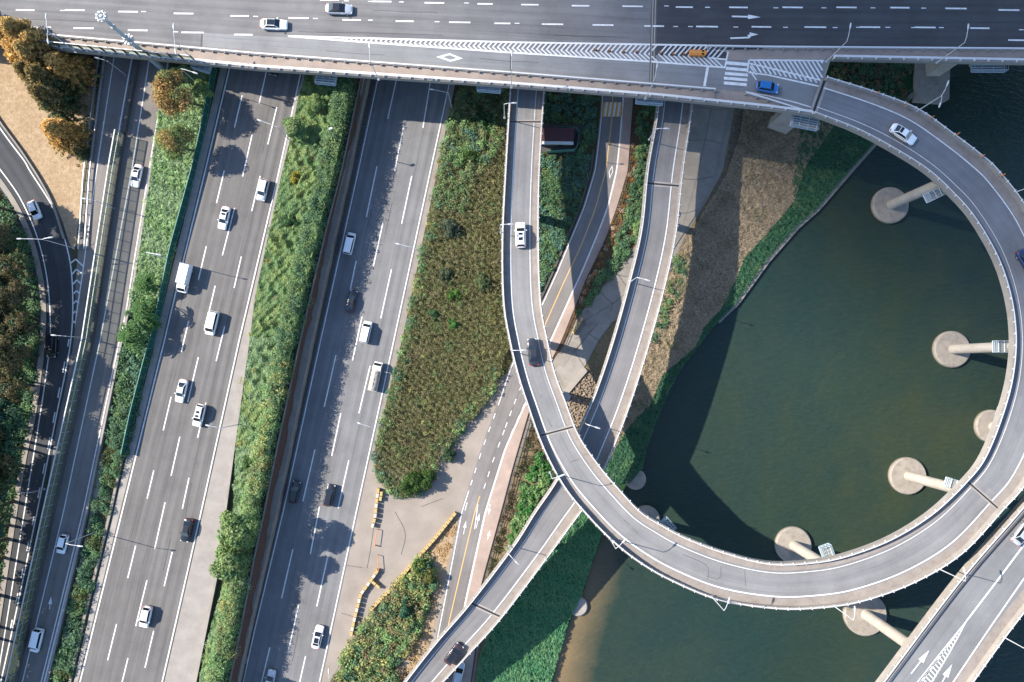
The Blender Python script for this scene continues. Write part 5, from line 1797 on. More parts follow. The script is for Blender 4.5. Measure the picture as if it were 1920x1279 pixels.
def sunroof(x0, x1, hw=.42, z=None):
    def f(t, kind):
        K = KINDS[kind]; zt = K['cab'][6] + .05
        mb = MB(); mb.v = [(x0, -hw, zt), (x1, -hw, zt), (x1, hw, zt), (x0, hw, zt)]; mb.f = [(0, 1, 2, 3)]; mb.uv = [None]
        link('sunroof', cached(('sr', kind, x0, x1), lambda: mb.mesh('sunroof', M['carglass'])), None, t, True)
    return f


def two(a, b):
    def f(t, k): a(t, k); b(t, k)
    return f


def taxi(t, kind):
    mb = MB(); mb.box((-.3, 0, KINDS[kind]['cab'][6] + .03), .2, .5, .14); link('roof_sign', mb.mesh('roof_sign', M['plastic_y']), None, t, True)


def orange_doors(t, kind):
    for sgn in (1, -1):
        mb = MB(); mb.v = [(.9, sgn * .935, .35), (-1.9, sgn * .93, .35), (-1.9, sgn * .88, .9), (.9, sgn * .88, .9)]
        mb.f = [(0, 1, 2, 3) if sgn < 0 else (3, 2, 1, 0)]; mb.uv = [None]
        link('door_panel', mb.mesh('door_panel', PAINT['orange']), None, t, True)


def luggage(t, kind):
    for sgn in (1, -1):
        mb = MB(); K = KINDS[kind]; mb.tube([(K['cab'][4] - .2, sgn * .58, K['cab'][6] + .1), (K['cab'][5] + .2, sgn * .58, K['cab'][6] + .1)], .03, 6)
        link('roof_rail', mb.mesh('roof_rail', M['steel_dark']), None, t, True)


D1 = (-0.222, 1.0); D1b = (-0.225, 1.0)       # way down the expressway
U2 = (0.222, -1.0)                             # way up the lower carriageway
zbv = lambda x: float(zb(x)) + 0.02
sr = sunroof(.3, -.75)
vehicle('car', 'sedan', 'white', (514, 46.5), (1, .035), zbv(513), 'white saloon with a glassy black roof on the bridge, passing the start of the gore', extra=sunroof(.35, -1.0, .52), scale=1.1)
vehicle('car', 'sedan', 'silver', (636, 17.5), (1, .035), zbv(636), 'silver grey saloon with a dark roof in the second lane of the bridge', roof='black', scale=1.1)
vehicle('car', 'hatch', 'blue', (1438, 164), (1, .17), zbv(1438) + .03, 'bright blue small hatchback entering the loop beside the crossing', scale=1.1)
vehicle('car', 'sedan', 'white', (1693, 252), (.82, .56), loopD.zat(1693, 252) + .03, 'white saloon with orange side panels on the first curve of the loop', extra=two(orange_doors, sunroof(-.55, -1.05, .5)), scale=1.1)
vehicle('car', 'sedan', 'navy', (1925, 492), (.50, .87), loopD.zat(1925, 492) + .03, 'dark navy car cut by the frame edge on the outer curve of the loop', scale=1.1)
vehicle('car', 'suv', 'white', (976, 441), (-.03, -1), loopD.zat(976, 441) + .03, 'white estate car with two dark roof hatches on the loop', extra=two(sunroof(.25, -.2, .38), two(sunroof(-.6, -1.15, .38), luggage)), scale=1.1)
vehicle('car', 'sedan', 'dark', (999.5, 660), (-.10, -1), loopD.zat(999, 660) + .03, 'dark grey saloon on the loop where it starts to straighten northwards', scale=1.1)
vehicle('car', 'sedan', 'silver', (1917, 998), (.62, -.78), ramp3D.zat(1917, 998) + .03, 'pale silver car cut by the edge of the frame on the two lane ramp', scale=1.1)
vehicle('car', 'suv', 'maroon', (851, 1225), (.60, -.80), ramp2D.zat(851, 1225) + .03, 'dark maroon car with a black roof panel low on the river ramp', extra=two(sunroof(.3, -1.5, .5), luggage))
vehicle('car', 'suv', 'silver', (860, 1262), (.25, -1), Z2 + .05, 'grey car on the river road, half hidden under the river ramp')
vehicle('van', 'van', 'white', (656, 457), U2, Z2 + .05, 'white van in hedge shade on the lower carriageway', 'van', scale=.95)
vehicle('car', 'sedan', 'black', (659.5, 565), U2, Z2 + .05, 'black saloon directly behind the shaded white van on the lower carriageway')
vehicle('van', 'van', 'white', (686.5, 623), U2, Z2 + .05, 'white van half in sun in the middle lane of the lower carriageway', 'van', scale=.95)
vehicle('car', 'suv', 'black', (553.5, 922), U2, Z2 + .05, 'black car in full hedge shade in the inner lane of the lower carriageway')
vehicle('car', 'suv', 'black', (618, 928), U2, Z2 + .05, 'black car in sunlight in the middle lane, level with the tip of the thicket')
vehicle('car', 'sedan', 'white', (596, 1194), U2, Z2 + .05, 'white saloon with a black sunroof beside the gravel lot', extra=sunroof(.1, -1.0, .48))
vehicle('car', 'sedan', 'silver', (506, 1277), U2, Z2 + .05, 'grey car entering the frame at the bottom of the lower carriageway')
vehicle('car', 'suv', 'silver', (493.5, 357), D1, .05, 'silver estate car in the lane next to the planted strip', extra=luggage, roof='white')
vehicle('car', 'sedan', 'white', (420.5, 409), D1, .05, 'white saloon with a dark sunroof high on the four lane carriageway', extra=sunroof(-.45, -.9, .46))
vehicle('van', 'van', 'white', (398.5, 606), D1, .05, 'long white passenger van with dark side windows on the four lane carriageway', 'van')
vehicle('car', 'sedan', 'white', (340.5, 733), D1, .05, 'white taxi with a small yellow roof sign on the four lane carriageway', 'taxi', extra=two(taxi, sunroof(-.8, -1.1, .45)))
vehicle('car', 'suv', 'white', (374, 779), D1, .05, 'white car with two roof hatches next to the street lamp arm', extra=two(sunroof(.3, -.15, .36), two(sunroof(-.5, -1.0, .36), luggage)))
vehicle('car', 'sedan', 'black', (350.5, 994), D1, .05, 'black saloon beside the tree that overhangs the hard shoulder')
vehicle('car', 'hatch', 'white', (274, 1156), D1, .05, 'white hatchback alone in the lower part of the four lane carriageway', scale=1.1)
vehicle('car', 'sedan', 'dark', (516, 122), D1, .05, 'dark car just coming out from under the bridge, only its bonnet lit')
vehicle('car', 'sedan', 'white', (256.5, 330), (-.2, 1), .05, 'white saloon on the side road beside the pale green bed', extra=sunroof(-.5, -1.0, .45))
vehicle('car', 'hatch', 'white', (118, 1020), (-.22, 1), .05, 'small white hatchback with red tail under a street lamp on the side road', extra=None)
vehicle('van', 'van', 'white', (70, 1200), (-.22, 1), .05, 'white van at the bottom of the side road next to the noise barrier', 'van', scale=.95)
vehicle('car', 'hatch', 'white', (66, 394), (.42, 1), .07, 'white hatchback driving down the dark curved ramp', scale=1.02)
vehicle('van', 'van', 'black', (99, 648), (-.03, 1), .07, 'black van hidden in deep shade on the curved ramp', 'van')


def lorry(px, d, z, label, kind):
    c = P(*px, z + 1.0); t = empty('lorry', (c[0], c[1], z + .03), math.atan2(-d[1], d[0])); tag(t, label, 'lorry')
    W = PAINT['white']
    L = 3.0
    def prof(x0, x1, pts, hw, m, nm):
        mb = MB(); n = len(pts)
        for y in (-hw, hw):
            for x, zz in pts: mb.v.append((x, y, zz))
        mb.f = [tuple(range(n)), tuple(range(n, 2 * n))[::-1]] + [(i, n + i, n + (i + 1) % n, (i + 1) % n) for i in range(n)]; mb.uv = [None] * len(mb.f)
        m_ = mb.mesh(nm, m); return link(nm, m_, None, t, True)
    prof(0, 0, [(2.95, .45), (2.98, 1.0), (2.75, 1.25), (2.15, 1.95), (1.35, 1.98), (1.3, .45)], .88, W, 'cab')
    pa = panel(Vector((2.74, .84, 1.27)), Vector((2.74, -.84, 1.27)), Vector((2.17, -.78, 1.93)), Vector((2.17, .78, 1.93)), Vector((.7, 0, .6)), .05, .02)
    link('windscreen', pa.mesh('windscreen', M['carglass']), None, t, True)
    for s in (1, -1):
        pa = panel(Vector((2.5, s * .882, 1.3)), Vector((1.5, s * .882, 1.3)), Vector((1.5, s * .882, 1.85)), Vector((2.1, s * .882, 1.85)), Vector((0, s, 0)), .05, .02)
        link('side_window', pa.mesh('side_window', M['carglass']), None, t, True)
        mb = MB(); mb.box((2.45, s * 1.05, 1.3), .15, .22, .35); link('mirror', mb.mesh('mirror', M['steel_dark']), None, t, True)
        mb = MB(); mb.box((2.92, s * .62, .62), .12, .3, .2); link('headlight', mb.mesh('headlight', M['lampglass']), None, t, True)
        for x in (2.1, -1.7):
            w = link('wheel', cached('wheel', wheel_mesh), None, t, True); w.location = (x, s * .75, .34); w.scale = (1.05, 1.2, 1.05)
            link('rim', cached('rim', rim_mesh), None, w, True)
    mb = MB(); mb.box((-.8, 0, .5), 4.3, .9, .22); link('chassis', mb.mesh('chassis', M['steel_dark']), None, t, True)
    if kind == 'box':
        mb = MB(); mb.box((-.85, 0, .75), 4.1, 1.86, 1.95); link('cargo_box', mb.mesh('cargo_box', W), None, t, True)
        mb = MB(); mb.box((1.27, 0, 2.05), .12, .8, .3); link('cooling_unit', mb.mesh('cooling_unit', M['steel_dark']), None, t, True)
    else:
        mb = MB(); mb.box((-1.0, 0, .75), 4.4, 1.9, .6); link('load_bed', mb.mesh('load_bed', W), None, t, True)
        mb = MB(); k = 0
        xs = np.linspace(-3.15, 1.15, 10); ysx = np.linspace(-.93, .93, 7)
        g = np.random.default_rng(5)
        for x in xs:
            for y in ysx: mb.v.append((x, y, 1.35 + .55 * (1 - (abs(y) / .93) ** 2.2) + g.uniform(-.05, .05) + .06 * math.cos(x * 5)))
        for i in range(9):
            for j in range(6): mb.f.append((i * 7 + j, i * 7 + 7 + j, i * 7 + 8 + j, i * 7 + j + 1)); mb.uv.append(None)
        link('tarpaulin', mb.mesh('tarpaulin', M['tarp'], True), None, t, True)
        mb = MB(); mb.box((-1.0, .1, 1.93), 4.0, .22, .03); link('ridge_strap', mb.mesh('ridge_strap', M['steel']), None, t, True)
    return t


lorry((347, 522), D1, .05, 'white box lorry at the fence side of the four lane carriageway', 'box')
lorry((704.5, 705), U2, Z2 + .05, 'small lorry with a white cab and a tan tarpaulin over its load', 'tarp')
# ------------------------------------------------------------------ vegetation
def leaf_mesh(name, C, N, S, col, aspect=1.6, g=None, updir=None):
    """One quad per leaf: centres, normals, sizes, colours."""
    n = len(C)
    g = g or RNG
    N = N / np.maximum(np.linalg.norm(N, axis=1, keepdims=True), 1e-6)
    if updir is None:
        R = g.normal(size=(n, 3))
    else:
        R = updir
    T = np.cross(N, R); T /= np.maximum(np.linalg.norm(T, axis=1, keepdims=True), 1e-6)
    Bt = np.cross(N, T)
    a = (S * 0.5)[:, None]; b = (S * 0.5 * aspect)[:, None]
    V = np.empty((n, 4, 3), np.float32)
    V[:, 0] = C - Bt * b; V[:, 1] = C + T * a; V[:, 2] = C + Bt * b; V[:, 3] = C - T * a
    m = bpy.data.meshes.new(name)
    m.vertices.add(4 * n); m.vertices.foreach_set('co', V.ravel())
    m.loops.add(4 * n); m.loops.foreach_set('vertex_index', np.arange(4 * n, dtype=np.int32))
    m.polygons.add(n)
    m.polygons.foreach_set('loop_start', np.arange(0, 4 * n, 4, dtype=np.int32))
    m.polygons.foreach_set('loop_total', np.full(n, 4, np.int32))
    at = m.attributes.new('Col', 'FLOAT_COLOR', 'POINT')
    cc = np.ones((n, 4, 4), np.float32); cc[:, :, :3] = col[:, None, :]
    at.data.foreach_set('color', cc.ravel())
    m.materials.append(M['leaf'])
    m.update(calc_edges=True)
    return m


PH = np.random.default_rng(21).uniform(0, 6.28, (8, 3))
FQ = np.random.default_rng(22).normal(0, 1, (8, 2))


def patch(x, y, s, k=0):
    """Smooth pseudo-noise 0..1 over the map, wave length about s metres."""
    v = 0
    for i in range(6):
        f = FQ[(i + k) % 8] / s * (2.0 + 0.9 * i)
        v = v + np.sin(f[0] * x + f[1] * y + PH[i, k % 3]) / (1 + 0.35 * i)
    return 0.5 + v / 6.0


def in_poly(a, x, y):
    c = np.zeros(len(x), bool); j = len(a) - 1
    for i in range(len(a)):
        cond = ((a[i][1] > y) != (a[j][1] > y)) & (x < (a[j][0] - a[i][0]) * (y - a[i][1]) / (a[j][1] - a[i][1] + 1e-12) + a[i][0])
        c ^= cond; j = i
    return c


def sample_poly(pts, n, g):
    a = np.array(pts, float); lo, hi = a.min(0), a.max(0)
    X = []; Y = []; got = 0
    while got < n:
        x = g.uniform(lo[0], hi[0], n * 2); y = g.uniform(lo[1], hi[1], n * 2)
        k = in_poly(a, x, y)
        X.append(x[k]); Y.append(y[k]); got += k.sum()
    return np.concatenate(X)[:n], np.concatenate(Y)[:n]


def area_px(pts):
    a = np.array(pts, float)
    return abs(np.sum(a[:, 0] * np.roll(a[:, 1], -1) - np.roll(a[:, 0], -1) * a[:, 1])) / 2 * 0.0121


def field(name, label, pts, dens, rad, hgt, pal, leaves, size, seed, cat='plants', aspect=1.6, ps=6.0, flat=0.0, hole=None, jit=0.22, hmod=None, blade=0.0):
    """Ground cover built of many small clumps; the palette drifts from patch to patch."""
    g = np.random.default_rng(seed)
    n = int(area_px(pts) * dens)
    x, y = sample_poly(pts, n, g)
    if hole is not None:
        k = ~in_poly(np.array(hole, float), x, y); x, y = x[k], y[k]; n = len(x)
    c = G(x, y)
    r = g.uniform(*rad, n); h = g.uniform(*hgt, n)
    if hmod is not None: h = h * hmod(x, y)
    p1 = np.clip(patch(c[:, 0], c[:, 1], ps, seed) + g.normal(0, 0.09, n), 0, 0.999)
    pal = np.array(pal) * 1.28; idx = (p1 * len(pal)).astype(int)
    base = pal[idx] * (1 + g.normal(0, 0.12, n))[:, None]
    m = leaves
    D = g.normal(size=(n, m, 3)); D[:, :, 2] = np.abs(D[:, :, 2]) + flat
    D /= np.linalg.norm(D, axis=2, keepdims=True)
    rr = g.uniform(0.35, 1.0, (n, m, 1)) ** 0.4
    pos = np.empty((n, m, 3))
    pos[:, :, :2] = c[:, None, :2] + D[:, :, :2] * rr * r[:, None, None]
    pos[:, :, 2] = c[:, None, 2] + D[:, :, 2] * rr[:, :, 0] * h[:, None] + 0.05
    nrm = D * 0.6 + g.normal(0, 0.5, (n, m, 3)) + np.array([0, 0, 0.85])
    if blade > 0:
        nrm[:, :, 2] = np.abs(nrm[:, :, 2]) + blade
    col = base[:, None, :] * (1 + g.normal(0, jit, (n, m, 1))) * (1 + g.normal(0, 0.05, (n, m, 3)))
    S = g.uniform(size[0], size[1], n * m)
    me = leaf_mesh(name, pos.reshape(-1, 3), nrm.reshape(-1, 3), S, np.clip(col.reshape(-1, 3), 0.004, 0.9), aspect, g)
    o = link(name, me)
    tag(o, label, cat, kind='stuff')
    return o



def cover(name, label, pts, H, pal, seed, dens=55, size=(0.2, 0.42), hs=2.6, ps=5.0, cat='plants', jit=0.11, aspect=1.5, tilt=0.2, base=0.22, hole=None, hmod=None, fine=0.35):
    """A closed blanket of leaves lying over a lumpy surface: creeper and grass grown into one another."""
    g = np.random.default_rng(seed)
    n = int(area_px(pts) * dens)
    x, y = sample_poly(pts, n, g)
    if hole is not None:
        k = ~in_poly(np.array(hole, float), x, y); x, y = x[k], y[k]; n = len(x)
    c = G(x, y)
    hm_ = hmod(x, y) if hmod is not None else np.ones(n)

    def surf(a, b):
        r = 1 - np.abs(2 * np.clip(patch(a, b, hs, seed), 0, 1) - 1)
        return H * (base + 0.55 * np.clip(r, 0, 1) ** 0.7 + fine * patch(a, b, hs * 0.33, seed + 2))
    e = 0.15
    z = surf(c[:, 0], c[:, 1])
    gx = (surf(c[:, 0] + e, c[:, 1]) - z) / e; gy = (surf(c[:, 0], c[:, 1] + e) - z) / e
    c[:, 2] += z * hm_ + g.uniform(-0.12, 0.12, n)
    N = np.stack([-gx * hm_, -gy * hm_, np.ones(n)], 1); N /= np.linalg.norm(N, axis=1, keepdims=True)
    N = N + g.normal(0, tilt, (n, 3))
    p = np.clip(0.65 * patch(c[:, 0], c[:, 1], ps, seed + 1) + 0.35 * patch(c[:, 0], c[:, 1], ps * 0.3, seed + 3) + g.normal(0, 0.07, n), 0, 0.999)
    pal = np.array(pal) * 1.28; q = p * (len(pal) - 1); i = np.clip(q.astype(int), 0, len(pal) - 2); f = (q - i)[:, None]
    col = (pal[i] * (1 - f) + pal[i + 1] * f) * (1 + g.normal(0, jit, n))[:, None]
    S = g.uniform(*size, n)
    o = link(name, leaf_mesh(name, c, N, S, np.clip(col, 0.004, 0.9), aspect, g))
    return tag(o, label, cat, kind='stuff')


GR_ = (0.095, 0.165, 0.070); GD = (0.062, 0.122, 0.065); GL = (0.150, 0.235, 0.090); GY = (0.235, 0.235, 0.085); OL = (0.165, 0.150, 0.070); BR = (0.170, 0.125, 0.075); BG = (0.075, 0.150, 0.105); TAN = (0.34, 0.265, 0.18)
SV = (0.20, 0.27, 0.15); OG = (0.150, 0.170, 0.075); PG = (0.23, 0.34, 0.15); YG = (0.205, 0.245, 0.085)

# planted strip on top of the retaining wall
yy = np.r_[np.arange(110, 1420, 20)]
inner = [(float(T2(y)) - 4, y) for y in yy]; outer = [(float(T1(y)) + np.interp(y, [830, 930, 1060, 1180], [3, 14, 20, 8]), y) for y in yy[::-1]]
hm = lambda x, y: np.interp((x - T1(y)) / np.maximum(T2(y) - T1(y), 1), [0, 0.5, 1], [0.55, 0.95, 1.55])
strip1 = [(x, y) for x, y in outer if y < 640][::-1] + [(x, y) for x, y in inner[::-1] if y < 640]
strip2 = [(x, y) for x, y in outer if y >= 620][::-1] + [(x, y) for x, y in inner[::-1] if y >= 620]
cover('creeper_blanket', 'smooth green and yellow creeper blanket over the strip above the retaining wall', strip1, 2.6, [GD, GR_, GR_, GL, GR_, YG, GL, GR_, OG], 31, 125, (0.10, 0.21), 3.2, 7, fine=0.22, hmod=hm)
cover('creeper_blanket', 'bright creeper blanket over the southern half of the strip above the wall', strip2, 2.3, [GD, GL, GR_, SV, GL, YG, GR_, GL], 32, 125, (0.10, 0.21), 3.0, 7, fine=0.22, hmod=hm)
field('planted_strip', 'mixed shrubs dotted over the creeper of the planted strip', strip1, 0.16, (0.7, 1.9), (1.4, 2.8), [GD, GR_, GL, GY, GR_, BR, GL], 220, (0.09, 0.2), 61, ps=4, hmod=hm)
field('planted_strip', 'light shrubs dotted over the southern half of the planted strip', strip2, 0.15, (0.7, 1.9), (1.4, 2.8), [GL, GR_, GY, SV, GL], 220, (0.09, 0.2), 62, ps=4, hmod=hm)
hedge = lambda a, b, y0, y1: [(float(T2(y)) + a, y) for y in range(y0, y1, 20)] + [(float(T2(y)) + b, y) for y in range(y1 - 20, y0 - 1, -20)]
field('wall_hedge', 'tall grey green hedge along the top of the retaining wall, shading the lower carriageway', hedge(-34, -9, 160, 700), 2.8, (1.0, 1.6), (4.0, 4.6), [GR_, (.10, .15, .06), GD, (.12, .17, .07), GR_], 130, (0.12, 0.26), 53, ps=7)
field('wall_hedge', 'tall light green hedge along the southern half of the retaining wall', hedge(-32, -9, 680, 1440), 2.8, (1.0, 1.6), (3.9, 4.4), [GL, GR_, OG, GL, GY, GR_], 130, (0.12, 0.26), 54, ps=7)
hill = [(855, 190), (835, 270), (815, 360), (795, 460), (757, 640), (724, 760), (705, 850), (706, 890), (735, 928), (770, 930), (800, 914), (815, 893), (826, 858), (847, 828), (868, 803), (897, 775), (917, 745), (936, 706), (948, 664), (968, 640), (1000, 575), (1005, 500), (1005, 300), (1005, 195), (955, 120), (880, 120)]
cover('thicket', 'big olive and brown thicket on the hill between the lower carriageway and the loop', hill, 1.5, [OL, OG, (.205, .185, .09), (.165, .14, .085), OG, OL, (.175, .15, .085), OG, GR_, OG], 33, 105, (0.09, 0.20), 1.6, 6, tilt=0.35, jit=0.2, fine=0.6, hmod=lambda x, y: np.where(x > 960, 0.5, 1.0))
field('thicket_shrubs', 'low brushwood standing up out of the big thicket', hill, 0.35, (0.5, 1.4), (0.9, 2.2), [OL, OG, BR, OG, GY, GR_, OL], 110, (0.09, 0.2), 63, ps=5, hmod=lambda x, y: np.where(x > 960, 0.5, 1.0))
thk = [(870, 165), (950, 165), (948, 260), (900, 330), (870, 400), (830, 400), (812, 380), (830, 290), (848, 215)]
field('green_thicket', 'darker green tall bushes at the bridge end of the big thicket', thk, 1.2, (0.8, 1.5), (1.8, 3.2), [GR_, GD, OG, GR_, GL, BG], 90, (0.13, 0.27), 52, ps=7)
field('green_fringe', 'bright green fringe of young bushes round the rim of the big thicket', [(846, 240), (835, 270), (795, 460), (757, 640), (724, 760), (704, 850), (706, 890), (735, 930), (770, 932), (802, 916), (826, 860), (868, 806), (917, 748), (940, 700), (926, 690), (900, 735), (850, 790), (805, 850), (780, 890), (730, 900), (722, 850), (745, 760), (778, 640), (815, 460), (850, 290)], 1.3, (0.6, 1.2), (0.9, 2.2), [GR_, GL, GD, GR_, BG], 65, (0.14, 0.32), 34, ps=7)
field('shaded_grass', 'dark green weeds in the triangle between the loop and the river road', [(1012, 178), (1120, 180), (1115, 240), (1104, 320), (1083, 390), (1058, 450), (1033, 510), (1012, 545), (1000, 540), (1000, 290)], 2.2, (0.5, 1.0), (0.4, 1.0), [GD, GR_, BG, GD], 45, (0.12, 0.28), 35, hole=[(1004, 226), (1098, 231), (1083, 292), (1004, 292)])
field('island_bush', 'dense bushy island of olive and green shrubs beside the yellow barrier rows', [(795, 1040), (815, 1052), (818, 1095), (800, 1140), (782, 1188), (760, 1225), (742, 1270), (715, 1340), (600, 1400), (622, 1285), (650, 1222), (686, 1165), (716, 1128), (745, 1096), (770, 1066)], 1.7, (0.8, 1.6), (1.4, 3.0), [GR_, OL, GL, OL, GD, GY, GR_, BR], 80, (0.16, 0.34), 36, ps=5)
field('path_hedge', 'green hedge of weeds between the cycle path and the river ramp', [(1196, 150), (1240, 150), (1228, 260), (1210, 350), (1196, 452), (1152, 512), (1122, 545), (1096, 578), (1080, 592), (1100, 560), (1140, 490), (1168, 420), (1190, 330), (1196, 250)], 2.2, (0.5, 1.0), (0.5, 1.2), [GD, GR_, GD, GR_, GL], 50, (0.14, 0.3), 37)
field('dry_fringe', 'dry orange weeds along the railing of the cycle path', [(1186, 270), (1196, 275), (1186, 350), (1166, 410), (1140, 470), (1108, 530), (1082, 586), (1074, 590), (1104, 520), (1136, 455), (1160, 390), (1180, 320)], 2.2, (0.4, 0.7), (0.2, 0.5), [(0.34, 0.17, 0.06), TAN, (0.25, 0.14, 0.05), OL], 30, (0.12, 0.26), 38, ps=3)
bank = [(1395, 190), (1570, 205), (1560, 240), (1508, 315), (1486, 380), (1440, 435), (1396, 482), (1372, 540), (1350, 580), (1318, 615), (1304, 650), (1242, 702), (1217, 760), (1180, 797), (1156, 835), (1130, 885), (1080, 930), (1060, 900), (1110, 860), (1150, 790), (1190, 720), (1215, 640), (1248, 540), (1270, 480), (1322, 392), (1360, 330), (1388, 250)]
cover('dry_bank', 'mottled straw and olive grass on the slope above the green waterside strip', bank, 0.7, [(.13, .15, .08), (.17, .165, .095), (.22, .185, .12), (.28, .22, .15), (.33, .26, .18), (.30, .235, .16), (.24, .20, .135), (.36, .285, .20)], 39, 110, (0.07, 0.15), 2.6, 9, 'dry grass', aspect=4.0, tilt=0.35, jit=0.2, fine=0.2)
field('bank_weeds', 'olive weeds scattered over the dry bank, thicker under the loop', [(1400, 195), (1560, 210), (1500, 300), (1470, 350), (1420, 330), (1380, 400), (1330, 420), (1370, 330), (1395, 250)], 0.7, (0.5, 1.3), (0.2, 0.6), [GD, OL, GR_, BR, OG], 60, (0.10, 0.22), 64, ps=4)
field('bank_scrub', 'dark olive scrub beside the river ramp at the top of the dry bank', [(1268, 480), (1300, 470), (1275, 545), (1250, 610), (1232, 640), (1216, 640), (1245, 540)], 1.5, (0.6, 1.2), (0.6, 1.6), [OL, GD, GR_, OL, GY], 55, (0.14, 0.3), 40)
ws_ = [(float(C3(y)), y) for y in (200, 240, 280, 320, 382, 435, 482, 540, 580, 615, 650, 702, 760, 797, 835, 880, 905)]; we_ = [(float(WE(y)) - (4 if y < 600 else 0), y) for y in (905, 877, 840, 790, 737, 697, 648, 615, 570, 490, 427, 395, 320, 272, 200)]
KZ = [(0.035, 0.105, 0.055), (0.05, 0.13, 0.06), (0.032, 0.095, 0.055), (0.08, 0.155, 0.07), (0.10, 0.12, 0.06)]
cover('waterside_creeper', 'vivid green creeper strip between the dry bank and the water', ws_ + we_, 0.7, KZ, 41, 90, (0.12, 0.26), 1.7, 4)
cover('green_slope', 'broad emerald creeper slope between the river ramp and the sandy shallows', [(1086, 946), (1128, 1000), (1108, 1057), (1092, 1109), (1066, 1164), (1034, 1274), (1000, 1400), (875, 1400), (892, 1279), (900, 1225), (935, 1140), (1010, 1030)], 0.8, [(0.050, 0.17, 0.080), (0.085, 0.20, 0.09), (0.052, 0.175, 0.082), (0.12, 0.225, 0.10), (0.042, 0.155, 0.078), (0.095, 0.205, 0.09)], 42, 95, (0.12, 0.27), 1.9, 4)
field('green_patch', 'small bright green patch between the cycle path and the river ramp', [(1014, 845), (1040, 890), (1008, 940), (975, 1000), (956, 1030), (950, 1010), (970, 960), (982, 900)], 2.2, (0.5, 1.0), (0.5, 1.1), [GR_, (0.04, 0.13, 0.03), GL, (0.03, 0.10, 0.03)], 50, (0.16, 0.32), 43)
field('brown_weeds', 'dead brown weeds on the slope below the cycle path', [(1000, 790), (1018, 830), (982, 900), (968, 960), (948, 1010), (930, 1060), (905, 1100), (940, 970), (966, 885)], 1.6, (0.4, 0.8), (0.15, 0.4), [(0.10, 0.065, 0.035), (0.07, 0.055, 0.03), (0.05, 0.06, 0.025)], 26, (0.1, 0.22), 44)
field('triangle_straw', 'tufts of dry tan grass in the wedge between the long barrier row and the river road', [(858, 962), (856, 980), (843, 1035), (822, 1060), (812, 1120), (795, 1190), (770, 1290), (745, 1290), (780, 1200), (815, 1110), (818, 1055), (800, 1040), (830, 1000)], 1.6, (0.4, 0.8), (0.1, 0.3), [TAN, (0.36, 0.24, 0.12), (0.30, 0.20, 0.10), OL], 26, (0.1, 0.22), 45)
# bed between side road and expressway
bed1 = [(300, 215), (322, 130), (395, 130), (372, 270), (348, 370), (318, 490), (300, 560), (252, 560), (266, 470), (286, 330)]
cover('pale_grass_floor', 'pale green grass floor of the bed between side road and green fence', bed1, 0.9, [PG, SV, GL, PG], 66, 60, (0.12, 0.24), 1.6, 4, aspect=3.5)
field('pale_grass', 'swirling pale green tall grass in the bed between side road and green fence', bed1, 1.2, (0.6, 1.3), (0.5, 1.1), [PG, SV, (0.24, 0.36, 0.16), PG, (0.27, 0.36, 0.18)], 60, (0.10, 0.2), 46, aspect=4.2, ps=5, blade=0.9)
bed2 = [(298, 540), (250, 545), (234, 640), (224, 700), (236, 845), (240, 840), (258, 760), (284, 650)]
field('leafy_bed', 'dark green leafy undergrowth below the young trees by the green fence', bed2, 1.8, (0.6, 1.1), (0.7, 1.5), [GD, GR_, GD, BG], 55, (0.16, 0.32), 47)
bed3 = [(226, 690), (246, 790), (236, 845), (204, 965), (150, 1190), (128, 1285), (95, 1400), (78, 1400), (104, 1285), (126, 1190), (178, 965), (202, 850)]
field('spiky_bed', 'dark green spiky plants filling the narrow bed beside the four lane carriageway', bed3, 1.5, (0.7, 1.3), (0.9, 1.9), [GD, GD, GR_, (0.06, 0.075, 0.025)], 55, (0.10, 0.22), 48, aspect=3.6)
field('verge_weeds', 'thin weeds round the lawn edge and under the orange trees', [(150, 60), (180, 115), (172, 200), (150, 330), (120, 230), (110, 130)], 0.8, (0.4, 0.8), (0.1, 0.3), [(0.16, 0.10, 0.05), (0.2, 0.13, 0.06), GD], 24, (0.1, 0.22), 49)
field('forest_floor', 'dark green undergrowth along the forest edge beside the curved ramp', [(-150, 330), (0, 360), (42, 430), (64, 500), (74, 570), (72, 640), (66, 700), (54, 785), (38, 855), (18, 965), (-25, 1240), (-60, 1420), (-250, 1420), (-250, 330)], 1.0, (0.8, 1.5), (0.4, 1.0), [GD, GR_, GD, (0.025, 0.07, 0.04)], 45, (0.18, 0.36), 50)
field('far_bank_weeds', 'shaded weeds on the river bank below the corner of the bridge', [(1560, 60), (1710, 60), (1708, 185), (1640, 262), (1600, 240), (1560, 200)], 1.4, (0.5, 1.0), (0.3, 0.8), [OL, GD, (0.12, 0.09, 0.05), GD], 40, (0.14, 0.3), 51)

# ---------------------------------------------------- trees
def trunk_mesh(h, r, g, limbs=5, top=0.85):
    mb = MB()
    bx, by = g.normal(0, .15, 2)
    mb.tube([(0, 0, -.3), (bx * .5, by * .5, h * .35), (bx, by, h * top)], [r, r * .7, r * .22], 8)
    for i in range(limbs):
        a = i * 2.4 + g.uniform(0, 1); z = h * (.3 + .5 * i / limbs); L = h * .25
        mb.tube([(bx * .6, by * .6, z), (math.cos(a) * L * .6, math.sin(a) * L * .6, z + L * .5), (math.cos(a) * L, math.sin(a) * L, z + L * .8)], [r * .4, r * .25, r * .1], 5)
    return mb.mesh('trunk', M['bark'])


